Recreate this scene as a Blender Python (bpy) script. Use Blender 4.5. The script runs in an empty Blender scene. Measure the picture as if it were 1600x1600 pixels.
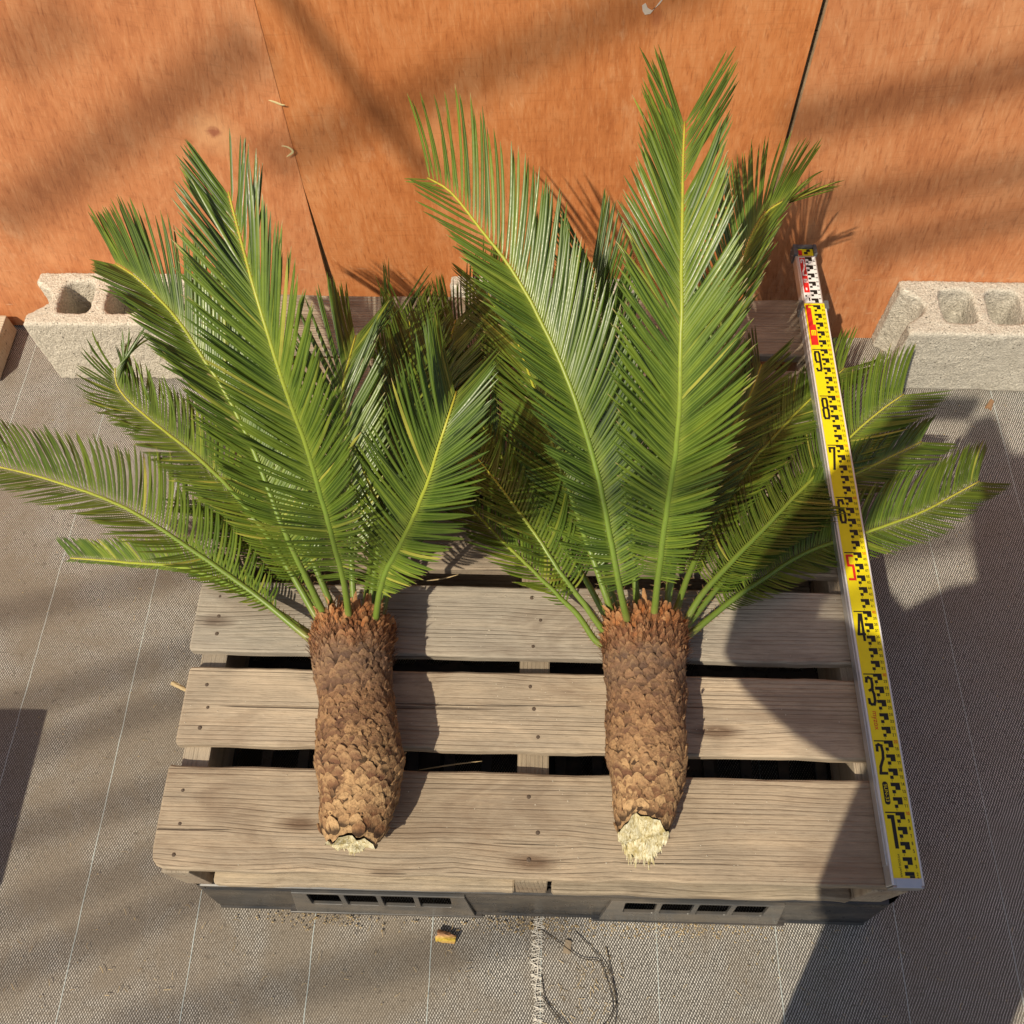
import bpy, bmesh, math, random
import numpy as np
from mathutils import Vector, Matrix, noise

# ------------------------------------------------------------------ camera, sky, sun, exposure
scene = bpy.context.scene
COL = scene.collection
R = math.radians
pitch, yaw, roll = R(61.6533), R(3.06723), R(-1.73382)
cam_d = bpy.data.cameras.new('camera'); cam = bpy.data.objects.new('camera', cam_d); COL.objects.link(cam)
rz = Matrix.Rotation(yaw, 3, 'Z')
fw = rz @ Vector((0, math.cos(pitch), -math.sin(pitch))); up = rz @ Vector((0, math.sin(pitch), math.cos(pitch))); rt = rz @ Vector((1, 0, 0))
rt2 = rt * math.cos(roll) + up * math.sin(roll); up2 = up * math.cos(roll) - rt * math.sin(roll)
CAM = Vector((0, 0, 1.69239))
m4 = Matrix((rt2, up2, -fw)).transposed().to_4x4(); m4.translation = CAM
cam.matrix_world = m4
cam_d.sensor_width = 36.0; cam_d.sensor_fit = 'HORIZONTAL'; cam_d.lens = 36.0 * 1498.76 / 1600.0
cam_d.clip_start = 0.02; cam_d.clip_end = 300
scene.camera = cam

SUN_TRAVEL = Vector((0.475, 0.715, -1.0))          # the way the light goes
sun_el = math.atan2(1.0, math.hypot(0.475, 0.715)); sun_az = math.atan2(-0.475, -0.715)
world = bpy.data.worlds.new('World'); scene.world = world; world.use_nodes = True
wn = world.node_tree; wn.nodes.clear()
sky = wn.nodes.new('ShaderNodeTexSky'); sky.sky_type = 'NISHITA'; sky.sun_disc = False
sky.sun_elevation = sun_el; sky.sun_rotation = sun_az % (2 * math.pi)
sky.air_density = 1.2; sky.dust_density = 2.5; sky.ozone_density = 1.0
bg = wn.nodes.new('ShaderNodeBackground'); bg.inputs['Strength'].default_value = 0.080
wo = wn.nodes.new('ShaderNodeOutputWorld')
wn.links.new(sky.outputs[0], bg.inputs[0]); wn.links.new(bg.outputs[0], wo.inputs[0])
sun_d = bpy.data.lights.new('sun', 'SUN'); sun_d.energy = 4.7; sun_d.angle = R(0.56); sun_d.color = (1.0, 0.885, 0.70)
sun = bpy.data.objects.new('sun', sun_d); COL.objects.link(sun)
sun.rotation_euler = SUN_TRAVEL.to_track_quat('-Z', 'Y').to_euler()
scene.render.engine = 'CYCLES'
scene.view_settings.view_transform = 'Standard'; scene.view_settings.look = 'None'
scene.view_settings.gamma = 1.0; scene.view_settings.use_curve_mapping = False
scene.view_settings.exposure = 0.0

random.seed(7); rng = np.random.default_rng(11)

# ------------------------------------------------------------------ helpers
class G:
    """small node-graph builder"""
    def __init__(s, name, rough=0.6, spec=0.5):
        s.m = bpy.data.materials.new(name); s.m.use_nodes = True
        s.t = s.m.node_tree; s.t.nodes.clear()
        s.out = s.t.nodes.new('ShaderNodeOutputMaterial')
        s.b = s.t.nodes.new('ShaderNodeBsdfPrincipled')
        s.t.links.new(s.b.outputs[0], s.out.inputs[0])
        s.b.inputs['Roughness'].default_value = rough
        s.b.inputs['Specular IOR Level'].default_value = spec
    def put(s, sock, v):
        if isinstance(v, bpy.types.NodeSocket): s.t.links.new(v, sock)
        elif v is not None:
            if sock.type == 'RGBA' and len(v) == 3: v = (*v, 1.0)
            sock.default_value = v
    def n(s, typ, ins=None, **at):
        nd = s.t.nodes.new('ShaderNode' + typ)
        for k, v in at.items(): setattr(nd, k, v)
        for k, v in (ins or {}).items(): s.put(nd.inputs[k], v)
        return nd
    def math(s, op, a, b=None, c=None):
        nd = s.n('Math', operation=op); s.put(nd.inputs[0], a)
        if b is not None: s.put(nd.inputs[1], b)
        if c is not None: s.put(nd.inputs[2], c)
        return nd.outputs[0]
    def obj(s): return s.n('TexCoord').outputs['Object']
    def scaled(s, v, sc, off=None, rot=None):
        nd = s.n('Mapping', {'Vector': v}); nd.inputs['Scale'].default_value = sc
        if rot: nd.inputs['Rotation'].default_value = rot
        if off is not None: s.put(nd.inputs['Location'], off)
        return nd.outputs[0]
    def noise(s, v, scale, detail=4.0, rough=0.55, dist=0.0):
        return s.n('TexNoise', {'Vector': v, 'Scale': scale, 'Detail': detail, 'Roughness': rough, 'Distortion': dist}).outputs['Fac']
    def ramp(s, f, *stops):
        nd = s.n('ValToRGB', {'Fac': f}); e = nd.color_ramp.elements
        while len(e) < len(stops): e.new(0.5)
        for el, (p, c) in zip(e, stops):
            el.position = p; el.color = (*c, 1.0) if len(c) == 3 else c
        return nd.outputs[0]
    def step(s, f, a, b, lo=0.0, hi=1.0):
        return s.n('MapRange', {'Value': f, 'From Min': a, 'From Max': b, 'To Min': lo, 'To Max': hi}).outputs[0]
    def mix(s, f, a, b, mode='MIX'):
        nd = s.n('Mix', data_type='RGBA', blend_type=mode); s.put(nd.inputs[0], f); s.put(nd.inputs[6], a); s.put(nd.inputs[7], b)
        return nd.outputs[2]
    def bump(s, h, strength, dist):
        nd = s.n('Bump', {'Height': h, 'Strength': strength, 'Distance': dist}); s.put(s.b.inputs['Normal'], nd.outputs[0]); return nd
    def col(s, c): s.put(s.b.inputs['Base Color'], c)
    def rnd(s):
        return s.n('ObjectInfo').outputs['Random']

ROOT = {}
def link(o, parent=None):
    COL.objects.link(o)
    if parent is not None: o.parent = parent
    return o
def props(o, label=None, cat=None, group=None, kind=None):
    for k, v in (('label', label), ('category', cat), ('group', group), ('kind', kind)):
        if v: o[k] = v
    return o
def thing(name, loc, label, cat, group=None):
    o = bpy.data.objects.new(name, None); link(o); o.location = loc; o.empty_display_size = 0.05
    ROOT[o] = Vector(loc); return props(o, label, cat, group)
def off(parent):
    while parent is not None:
        if parent in ROOT: return ROOT[parent]
        parent = parent.parent
    return Vector((0, 0, 0))
def make_mesh(name, V, F, uv=None, tint=None, smooth=False):
    me = bpy.data.meshes.new(name)
    me.from_pydata(V.tolist() if hasattr(V, 'tolist') else V, [], F.tolist() if hasattr(F, 'tolist') else F)
    if uv is not None or tint is not None:
        li = np.empty(len(me.loops), np.int32); me.loops.foreach_get('vertex_index', li)
        if uv is not None:
            l = me.uv_layers.new(name='UVMap'); l.data.foreach_set('uv', np.asarray(uv, np.float32)[li].ravel())
        if tint is not None:
            a = me.attributes.new('tint', 'FLOAT', 'POINT'); a.data.foreach_set('value', np.asarray(tint, np.float32))
    if smooth: me.polygons.foreach_set('use_smooth', [True] * len(me.polygons))
    me.update(); return me
def obj(name, V, F, mat, parent=None, uv=None, tint=None, smooth=False, kind=None, origin=None):
    """one mesh object; V in world metres"""
    V = np.asarray(V, float)
    o0 = np.array(off(parent)) if parent is not None else (np.array(origin) if origin is not None else V.mean(0))
    me = make_mesh(name, V - o0, F, uv, tint, smooth); me.materials.append(mat)
    o = bpy.data.objects.new(name, me); link(o, parent)
    if parent is None: o.location = o0
    if kind: o['kind'] = kind
    return o

class MB:
    def __init__(s): s.V = []; s.F = []
    def add(s, V, F):
        b = len(s.V); s.V += [tuple(v) for v in V]; s.F += [tuple(i + b for i in f) for f in F]
    def box(s, a, b):
        x0, y0, z0 = a; x1, y1, z1 = b
        s.add([(x0, y0, z0), (x1, y0, z0), (x1, y1, z0), (x0, y1, z0), (x0, y0, z1), (x1, y0, z1), (x1, y1, z1), (x0, y1, z1)],
              [(0, 3, 2, 1), (4, 5, 6, 7), (0, 1, 5, 4), (1, 2, 6, 5), (2, 3, 7, 6), (3, 0, 4, 7)])
    def tube(s, P, rad, k=8, cap=True):
        V, F = tube_geo(P, rad, k, cap); s.add(V, F)
    def out(s, name, mat, parent=None, smooth=False, kind=None, bevel=0.0, origin=None):
        o = obj(name, s.V, s.F, mat, parent, smooth=smooth, kind=kind, origin=origin)
        if bevel:
            bm = bmesh.new(); bm.from_mesh(o.data)
            es = [e for e in bm.edges if len(e.link_faces) == 2 and e.calc_face_angle(0) > 0.6]
            bmesh.ops.bevel(bm, geom=es, offset=bevel, segments=2, profile=0.6, affect='EDGES', clamp_overlap=True)
            bm.to_mesh(o.data); bm.free()
        return o

def frames(P):
    P = np.asarray(P, float); T = np.gradient(P, axis=0); T /= np.linalg.norm(T, axis=1)[:, None] + 1e-12
    return P, T
def tube_geo(P, rad, k=8, cap=True):
    P, T = frames(P); n = len(P); rad = np.broadcast_to(np.asarray(rad, float), (n,))
    ref = np.array([0, 0, 1.0]) if abs(T[:, 2]).mean() < 0.85 else np.array([1.0, 0, 0])
    A = np.cross(T, ref); A /= np.linalg.norm(A, axis=1)[:, None] + 1e-12; B = np.cross(A, T)
    th = np.linspace(0, 2 * np.pi, k, endpoint=False)
    V = (P[:, None] + rad[:, None, None] * (np.cos(th)[None, :, None] * A[:, None] + np.sin(th)[None, :, None] * B[:, None])).reshape(-1, 3)
    F = [(i * k + j, i * k + (j + 1) % k, (i + 1) * k + (j + 1) % k, (i + 1) * k + j) for i in range(n - 1) for j in range(k)]
    if cap: F += [tuple(range(k))[::-1], tuple((n - 1) * k + j for j in range(k))]
    return V, F
def spline(P, m):
    """Catmull-Rom resampled to m points of even length"""
    P = np.asarray(P, float); Q = np.vstack([2 * P[0] - P[1], P, 2 * P[-1] - P[-2]]); o = []
    for i in range(1, len(Q) - 2):
        for t in np.linspace(0, 1, 24, endpoint=False):
            a, b, c, d = Q[i - 1:i + 3]
            o.append(0.5 * (2 * b + (c - a) * t + (2 * a - 5 * b + 4 * c - d) * t * t + (3 * b - a - 3 * c + d) * t ** 3))
    o.append(P[-1]); o = np.array(o)
    s = np.r_[0, np.cumsum(np.linalg.norm(np.diff(o, axis=0), axis=1))]
    u = np.linspace(0, s[-1], m)
    return np.stack([np.interp(u, s, o[:, k]) for k in range(3)], 1), s[-1]
def curve_mesh(loops, extrude, bevel=0.0, res=2):
    """filled 2D outline (first loop outer, others holes) extruded into a solid; returns V, F in its own xy plane"""
    cu = bpy.data.curves.new('outline', 'CURVE'); cu.dimensions = '2D'; cu.fill_mode = 'BOTH'
    cu.extrude = max(extrude - bevel, 0.0); cu.bevel_depth = bevel; cu.bevel_resolution = res; cu.offset = -bevel
    for lp in loops:
        sp = cu.splines.new('POLY'); sp.points.add(len(lp) - 1); sp.use_cyclic_u = True
        for p, q in zip(sp.points, lp): p.co = (q[0], q[1], 0, 1)
    o = bpy.data.objects.new('outline', cu); COL.objects.link(o)
    dg = bpy.context.evaluated_depsgraph_get(); me = bpy.data.meshes.new_from_object(o.evaluated_get(dg))
    V = np.array([v.co[:] for v in me.vertices]); F = [tuple(p.vertices) for p in me.polygons]
    bpy.data.objects.remove(o); bpy.data.curves.remove(cu); bpy.data.meshes.remove(me)
    return V, F
def text_mesh(body, size):
    cu = bpy.data.curves.new('lettering', 'FONT'); cu.body = body; cu.size = size; cu.align_x = 'CENTER'; cu.align_y = 'CENTER'
    o = bpy.data.objects.new('lettering', cu); COL.objects.link(o)
    dg = bpy.context.evaluated_depsgraph_get(); me = bpy.data.meshes.new_from_object(o.evaluated_get(dg))
    V = np.array([v.co[:] for v in me.vertices]); F = [tuple(p.vertices) for p in me.polygons]
    bpy.data.objects.remove(o); bpy.data.curves.remove(cu); bpy.data.meshes.remove(me)
    return V, F
def rrect(x0, y0, x1, y1, r, k=5):
    o = []
    for cx, cy, a in ((x1 - r, y0 + r, -90), (x1 - r, y1 - r, 0), (x0 + r, y1 - r, 90), (x0 + r, y0 + r, 180)):
        for i in range(k + 1):
            t = R(a + 90 * i / k); o.append((cx + r * math.cos(t), cy + r * math.sin(t)))
    return o

# ------------------------------------------------------------------ materials
def m_mat():
    g = G('woven_mat', 0.75, 0.35); p = g.obj()
    sx = g.n('SeparateXYZ', {0: p}); x, y = sx.outputs[0], sx.outputs[1]
    wob = g.noise(p, 14.0, 4.0, 0.7); x = g.math('ADD', x, g.math('MULTIPLY', g.math('SUBTRACT', wob, 0.5), 0.007))
    h, w = 0.0034, 0.0045
    ry = g.math('DIVIDE', y, h); row = g.math('FLOOR', ry); fy = g.math('FRACT', ry)
    fx = g.math('FRACT', g.math('ADD', g.math('DIVIDE', x, w), g.math('MULTIPLY', row, -0.42)))
    dx = g.math('ABSOLUTE', g.math('SUBTRACT', fx, 0.5)); dy = g.math('ABSOLUTE', g.math('SUBTRACT', fy, 0.5))
    dash = g.math('MULTIPLY', g.step(dx, 0.21, 0.13), g.step(dy, 0.5, 0.40))
    jit = g.noise(g.scaled(p, (420, 420, 420)), 1.0, 1.0); dash = g.math('MULTIPLY', dash, g.step(jit, 0.30, 0.50))
    big = g.noise(p, 2.3, 5.0, 0.62, 0.6); mid = g.noise(p, 9.0, 5.0, 0.65, 0.4); fine = g.noise(p, 160.0, 3.0, 0.7)
    dirt = g.step(g.math('ADD', g.math('MULTIPLY', big, 0.62), g.math('MULTIPLY', mid, 0.38)), 0.43, 0.57)
    base = g.mix(fine, (0.031, 0.030, 0.028), (0.108, 0.100, 0.090))
    wv = g.mix(dash, base, (0.80, 0.77, 0.70))
    soil = g.mix(fine, (0.092, 0.074, 0.054), (0.225, 0.184, 0.135))
    thin = g.mix(g.math('MULTIPLY', dash, 0.55), soil, (0.36, 0.31, 0.245))
    xs = g.n('SeparateXYZ', {0: g.n('NewGeometry').outputs['Position']}).outputs[0]; side = g.step(xs, 0.35, 0.75, 1.0, 0.45)
    c = g.mix(g.math('MULTIPLY', g.step(dirt, 0, 1, 0.15, 0.88), side), wv, thin)
    dk = g.step(g.noise(p, 70.0, 4.0, 0.7), 0.60, 0.72); c = g.mix(g.math('MULTIPLY', dk, 0.55), c, (0.045, 0.032, 0.022))
    spk = g.step(g.noise(p, 330.0, 2.0), 0.70, 0.76); c = g.mix(g.math('MULTIPLY', spk, 0.35), c, (0.50, 0.42, 0.30))
    g.col(c)
    hgt = g.math('ADD', g.math('MULTIPLY', dash, g.step(dirt, 0, 1, 1.0, 0.35)), g.math('MULTIPLY', fine, 0.8)); hgt = g.math('ADD', hgt, g.math('MULTIPLY', g.noise(p, 5.0, 4.0), 22.0)); g.bump(hgt, 0.30, 0.0010)
    return g.m
def m_wood(name, light, dark, gray, axis=0, ring=150.0, rough=0.78):
    """sawn softwood with long grain along the given axis"""
    g = G(name, rough, 0.3); p = g.obj(); r = g.rnd()
    shift = g.n('CombineXYZ', {0: g.math('MULTIPLY', r, 37.0), 1: g.math('MULTIPLY', r, 91.0), 2: g.math('MULTIPLY', r, 13.0)}).outputs[0]
    q = g.n('VectorMath', {0: p, 1: shift}, operation='ADD').outputs[0]
    if axis == 1: q = g.n('Mapping', {'Vector': q, 'Rotation': (0, 0, R(90))}).outputs[0]
    low = g.noise(g.scaled(q, (0.55, 4.0, 4.0)), 1.0, 1.0, 0.4)
    kn = g.n('TexVoronoi', {'Vector': g.scaled(q, (3.6, 11.0, 0.02)), 'Scale': 1.0, 'Randomness': 1.0}); kd = kn.outputs['Distance']
    knot = g.step(kd, 0.16, 0.06); halo = g.step(kd, 0.42, 0.0)
    s = g.n('SeparateXYZ', {0: q})
    ph = g.math('ADD', g.math('MULTIPLY', s.outputs[1], ring * 6.28), g.math('MULTIPLY', low, 18.0))
    ph = g.math('ADD', ph, g.math('MULTIPLY', halo, 9.0)); ph = g.math('ADD', ph, g.math('MULTIPLY', s.outputs[2], 60.0))
    band = g.math('MULTIPLY_ADD', g.math('SINE', ph), 0.5, 0.5); band = g.math('MULTIPLY', g.math('POWER', band, 5.0), g.step(g.noise(g.scaled(q, (1.6, 60.0, 60.0)), 1.0, 2.0), 0.34, 0.62))
    fib = g.noise(g.scaled(q, (11.0, 260.0, 260.0)), 1.0, 5.0, 0.75, 0.4); fib2 = g.noise(g.scaled(q, (3.0, 90.0, 90.0)), 1.0, 4.0, 0.6)
    blot = g.noise(q, 5.0, 4.0, 0.6)
    c = g.mix(g.step(fib2, 0.3, 0.7), light, gray)
    c = g.mix(g.math('MULTIPLY', band, g.step(fib2, 0.25, 0.7, 0.22, 0.62)), c, dark)
    c = g.mix(g.math('MULTIPLY', g.step(fib, 0.53, 0.70), 0.42), c, dark)
    c = g.mix(g.math('MULTIPLY', g.step(blot, 0.42, 0.66), 0.70), c, tuple(x * 0.76 for x in gray))
    c = g.mix(g.math('MULTIPLY', knot, 0.8), c, (0.10, 0.055, 0.03))
    crack = g.step(g.noise(g.scaled(q, (2.2, 130.0, 130.0)), 1.0, 2.0, 0.5, 0.3), 0.69, 0.73); c = g.mix(g.math('MULTIPLY', crack, 0.75), c, (0.05, 0.035, 0.025))
    pale = g.step(g.noise(p, 85.0, 3.0, 0.6), 0.735, 0.77); c = g.mix(g.math('MULTIPLY', pale, 0.7), c, (0.62, 0.55, 0.44))
    saw = g.noise(g.scaled(q, (34.0, 300.0, 300.0)), 1.0, 5.0, 0.8); c = g.mix(g.math('MULTIPLY', g.step(saw, 0.52, 0.66), 0.46), c, dark); c = g.mix(g.math('MULTIPLY', g.step(saw, 0.44, 0.30), 0.40), c, tuple(min(1, x * 1.3) for x in light))
    st_ = g.noise(g.scaled(q, (4.0, 11.0, 11.0)), 1.0, 5.0, 0.65, 0.8); c = g.mix(g.math('MULTIPLY', g.step(st_, 0.50, 0.66), 0.62), c, tuple(x * 1.25 for x in dark)); c = g.mix(g.math('MULTIPLY', g.step(st_, 0.42, 0.30), 0.35), c, tuple(min(1, x * 1.2) for x in light))
    tone = g.n('HueSaturation', {'Color': c, 'Value': g.step(r, 0, 1, 0.78, 1.16), 'Saturation': g.step(g.math('FRACT', g.math('MULTIPLY', r, 7.3)), 0, 1, 0.80, 1.18)}).outputs[0]
    g.col(g.mix(1.0, tone, g.n('ObjectInfo').outputs['Color'], 'MULTIPLY'))
    h = g.math('ADD', g.math('MULTIPLY', fib, 0.7), g.math('MULTIPLY', band, -0.45)); h = g.math('ADD', h, g.math('MULTIPLY', crack, -1.2)); g.bump(h, 0.9, 0.0022)
    return g.m
def m_plywood(slant, knot=None, val=1.0, sat=1.0):
    g = G('lauan_plywood', 0.52, 0.42); p = g.obj(); r = g.rnd()
    shift = g.n('CombineXYZ', {0: g.math('MULTIPLY', r, 11.0), 2: g.math('MULTIPLY', r, 5.0)}).outputs[0]
    q = g.n('VectorMath', {0: g.scaled(p, (1, 1, 1), rot=(0, R(slant), 0)), 1: shift}, operation='ADD').outputs[0]
    f1 = g.noise(g.scaled(q, (210.0, 210.0, 30.0)), 1.0, 4.0, 0.65); f2 = g.noise(g.scaled(q, (90.0, 90.0, 15.0)), 1.0, 4.0, 0.6, 0.6)
    f3 = g.noise(g.scaled(q, (7.0, 7.0, 3.4)), 1.0, 6.0, 0.66, 1.0); f4 = g.noise(q, 46.0, 4.0, 0.65)
    c = g.ramp(g.math('ADD', g.math('MULTIPLY', f2, 0.36), g.math('MULTIPLY', f3, 0.64)), (0.26, (0.40, 0.125, 0.040)), (0.48, (0.575, 0.212, 0.073)), (0.74, (0.70, 0.330, 0.145)))
    c = g.mix(g.math('MULTIPLY', g.step(f1, 0.54, 0.70), 0.50), c, (0.70, 0.345, 0.155))
    c = g.mix(g.math('MULTIPLY', g.step(f1, 0.45, 0.30), 0.50), c, (0.24, 0.062, 0.018))
    c = g.mix(g.math('MULTIPLY', g.step(f4, 0.54, 0.74), 0.40), c, (0.33, 0.10, 0.03))
    hatch = g.noise(g.scaled(g.scaled(q, (1, 1, 1), rot=(0, R(17), 0)), (190.0, 190.0, 38.0)), 1.0, 2.0, 0.5)
    c = g.mix(g.math('MULTIPLY', g.math('MULTIPLY', g.step(hatch, 0.62, 0.72), g.step(f3, 0.42, 0.62)), 0.35), c, (0.78, 0.47, 0.25))
    cr = g.noise(g.scaled(q, (8.0, 8.0, 240.0)), 1.0, 3.0, 0.6); c = g.mix(g.math('MULTIPLY', g.step(cr, 0.56, 0.72), 0.22), c, (0.28, 0.085, 0.028))
    scf = g.math('MULTIPLY', g.step(g.noise(q, 3.2, 5.0, 0.65, 0.6), 0.54, 0.68), g.step(g.noise(g.scaled(q, (60.0, 60.0, 22.0)), 1.0, 4.0, 0.7), 0.50, 0.68)); c = g.mix(g.math('MULTIPLY', scf, 0.40), c, (0.80, 0.50, 0.28))
    zz = g.n('SeparateXYZ', {0: g.n('NewGeometry').outputs['Position']}).outputs[2]
    sc = g.math('MULTIPLY', g.step(g.noise(g.scaled(q, (26.0, 26.0, 150.0), rot=(0, 0.5, 0)), 1.0, 3.0, 0.6, 0.5), 0.66, 0.70), g.step(zz, 0.26, 0.12))
    c = g.mix(g.math('MULTIPLY', sc, 0.5), c, (0.74, 0.52, 0.34))
    kn = g.n('TexVoronoi', {'Vector': g.scaled(q, (4.2, 0.01, 2.4)), 'Scale': 1.0}).outputs['Distance']
    c = g.mix(g.math('MULTIPLY', g.step(kn, 0.055, 0.012), 0.55), c, (0.30, 0.075, 0.035))
    if knot:
        kp = g.n('VectorMath', {0: g.n('NewGeometry').outputs['Position'], 1: knot}, operation='DISTANCE').outputs['Value']; kw = g.math('ADD', kp, g.math('MULTIPLY', g.math('SUBTRACT', f4, 0.5), 0.03))
        c = g.mix(g.math('MULTIPLY', g.step(kw, 0.060, 0.018), 0.45), c, (0.74, 0.42, 0.20)); c = g.mix(g.math('MULTIPLY', g.step(kw, 0.014, 0.004), 0.75), c, (0.27, 0.06, 0.03))
    c = g.n('HueSaturation', {'Color': c, 'Value': val, 'Saturation': sat}).outputs[0]
    g.col(c); g.bump(g.math('ADD', f1, g.math('MULTIPLY', f2, 0.6)), 0.45, 0.0010)
    g.put(g.b.inputs['Roughness'], g.step(f3, 0.3, 0.7, 0.42, 0.62))
    return g.m
def m_concrete(name, light, dark, gray):
    g = G(name, 0.92, 0.2); p = g.obj()
    f = g.noise(p, 260.0, 3.0, 0.7); v = g.n('TexVoronoi', {'Vector': p, 'Scale': 330.0}).outputs['Distance']; b = g.noise(p, 9.0, 4.0, 0.6); a = g.noise(p, 95.0, 3.0, 0.6)
    c = g.mix(g.step(f, 0.36, 0.62), dark, light); c = g.mix(g.math('MULTIPLY', g.step(a, 0.40, 0.66), 0.45), c, gray)
    c = g.mix(g.math('MULTIPLY', g.step(b, 0.45, 0.68), 0.55), c, gray)
    pit = g.step(g.noise(p, 190.0, 2.0, 0.5), 0.33, 0.27); c = g.mix(g.math('MULTIPLY', pit, 0.8), c, (0.07, 0.055, 0.04))
    g.col(c); g.bump(g.math('ADD', g.math('ADD', f, g.math('MULTIPLY', v, 0.7)), g.math('MULTIPLY', pit, -1.3)), 0.8, 0.0022)
    return g.m
def m_plain(name, c, rough=0.5, metal=0.0, dust=0.0, spec=0.5):
    g = G(name, rough, spec); g.b.inputs['Metallic'].default_value = metal
    p = g.obj(); f = g.noise(p, 60.0, 4.0, 0.65); b = g.noise(g.scaled(p, (7, 18, 18)), 1.0, 4.0, 0.6)
    lo = tuple(x * 0.82 for x in c); cc = g.mix(f, lo, c)
    if dust: cc = g.mix(g.math('MULTIPLY', g.step(b, 0.42, 0.7), dust), cc, (0.34, 0.27, 0.19))
    g.col(cc); g.put(g.b.inputs['Roughness'], g.step(f, 0.3, 0.7, rough * 0.85, min(1, rough * 1.2))); g.bump(f, 0.12, 0.0004)
    return g.m
def m_leaf():
    g = G('cycad_leaflet', 0.36, 0.46); uv = g.n('TexCoord').outputs['UV']; s = g.n('SeparateXYZ', {0: uv}); u, v = s.outputs[0], s.outputs[1]
    t = g.n('Attribute', attribute_name='tint').outputs['Fac']
    c = g.ramp(t, (0.0, (0.011, 0.024, 0.004)), (0.42, (0.060, 0.106, 0.010)), (0.75, (0.140, 0.198, 0.018)), (1.0, (0.38, 0.36, 0.060)))
    mid = g.step(g.math('ABSOLUTE', g.math('SUBTRACT', u, 0.5)), 0.16, 0.05)
    c = g.mix(g.math('MULTIPLY', mid, 0.40), c, (0.25, 0.36, 0.06))
    c = g.mix(g.math('MULTIPLY', g.step(v, 0.16, 0.0), 0.6), c, (0.24, 0.30, 0.05))
    c = g.mix(g.math('MULTIPLY', g.step(v, 0.93, 0.985), g.step(t, 0.50, 0.62)), c, (0.42, 0.30, 0.14))
    p = g.obj(); c = g.mix(g.math('MULTIPLY', g.step(g.noise(p, 35.0, 3.0), 0.42, 0.72), 0.35), c, (0.034, 0.074, 0.008))
    g.col(c)
    tr = g.n('BsdfTranslucent', {'Color': g.mix(0.6, c, (0.22, 0.42, 0.03))}); mx = g.n('MixShader', {0: 0.08}); g.t.links.new(g.b.outputs[0], mx.inputs[1]); g.t.links.new(tr.outputs[0], mx.inputs[2]); g.t.links.new(mx.outputs[0], g.out.inputs[0])
    g.put(g.b.inputs['Roughness'], g.step(g.noise(p, 240.0, 2.0), 0.3, 0.7, 0.30, 0.44))
    return g.m
def m_rachis():
    g = G('frond_rachis', 0.42, 0.5); s = g.n('SeparateXYZ', {0: g.n('TexCoord').outputs['UV']}); v = s.outputs[1]; t = g.n('Attribute', attribute_name='tint').outputs['Fac']
    c = g.ramp(v, (0.0, (0.34, 0.20, 0.085)), (0.055, (0.30, 0.27, 0.085)), (0.12, (0.150, 0.225, 0.032)), (0.45, (0.17, 0.26, 0.036)), (0.78, (0.36, 0.40, 0.040)), (1.0, (0.50, 0.46, 0.055)))
    f = g.noise(g.scaled(g.obj(), (200, 40, 200)), 1.0, 3.0); c = g.mix(g.math('MULTIPLY', g.step(f, 0.5, 0.75), 0.35), c, (0.13, 0.12, 0.05))
    g.col(g.n('HueSaturation', {'Color': c, 'Value': g.step(t, 0, 1, 0.55, 1.1)}).outputs[0]); g.bump(f, 0.15, 0.0004)
    return g.m
def m_trunk(name, root):
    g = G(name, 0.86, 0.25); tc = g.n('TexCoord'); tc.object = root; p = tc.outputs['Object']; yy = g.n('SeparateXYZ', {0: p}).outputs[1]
    t = g.n('Attribute', attribute_name='tint').outputs['Fac']; r = g.math('FRACT', g.math('ADD', t, g.rnd()))
    wob = g.math('MULTIPLY', g.math('SUBTRACT', g.noise(p, 26.0, 3.0), 0.5), 0.09)
    k = g.step(g.math('ADD', yy, wob), -0.17, 0.17)
    c1 = g.ramp(k, (0.0, (0.54, 0.350, 0.175)), (0.30, (0.50, 0.310, 0.150)), (0.55, (0.33, 0.180, 0.088)), (0.76, (0.22, 0.128, 0.076)), (0.88, (0.30, 0.130, 0.055)), (1.0, (0.46, 0.150, 0.036)))
    c2 = g.ramp(k, (0.0, (0.19, 0.085, 0.036)), (0.30, (0.16, 0.075, 0.042)), (0.55, (0.150, 0.078, 0.048)), (0.78, (0.110, 0.070, 0.050)), (1.0, (0.22, 0.070, 0.020)))
    f = g.noise(p, 190.0, 4.0, 0.7); f2 = g.noise(p, 52.0, 3.0, 0.6)
    c = g.mix(g.step(g.math('ADD', g.math('MULTIPLY', r, 0.55), g.math('MULTIPLY', f2, 0.5)), 0.25, 0.82), c1, c2)
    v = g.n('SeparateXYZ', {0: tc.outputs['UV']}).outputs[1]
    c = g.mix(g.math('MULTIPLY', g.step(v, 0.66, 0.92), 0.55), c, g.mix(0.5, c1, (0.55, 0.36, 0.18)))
    c = g.mix(g.math('MULTIPLY', g.step(f, 0.46, 0.66), 0.60), c, (0.085, 0.045, 0.024)); c = g.mix(g.math('MULTIPLY', g.step(v, 0.52, 0.24), 0.88), c, (0.035, 0.020, 0.012)); g.col(c)  # scale feet nearly black: the shade of the crevices painted in
    g.bump(g.math('ADD', f, g.math('MULTIPLY', f2, 0.9)), 1.0, 0.0030)
    return g.m
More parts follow.
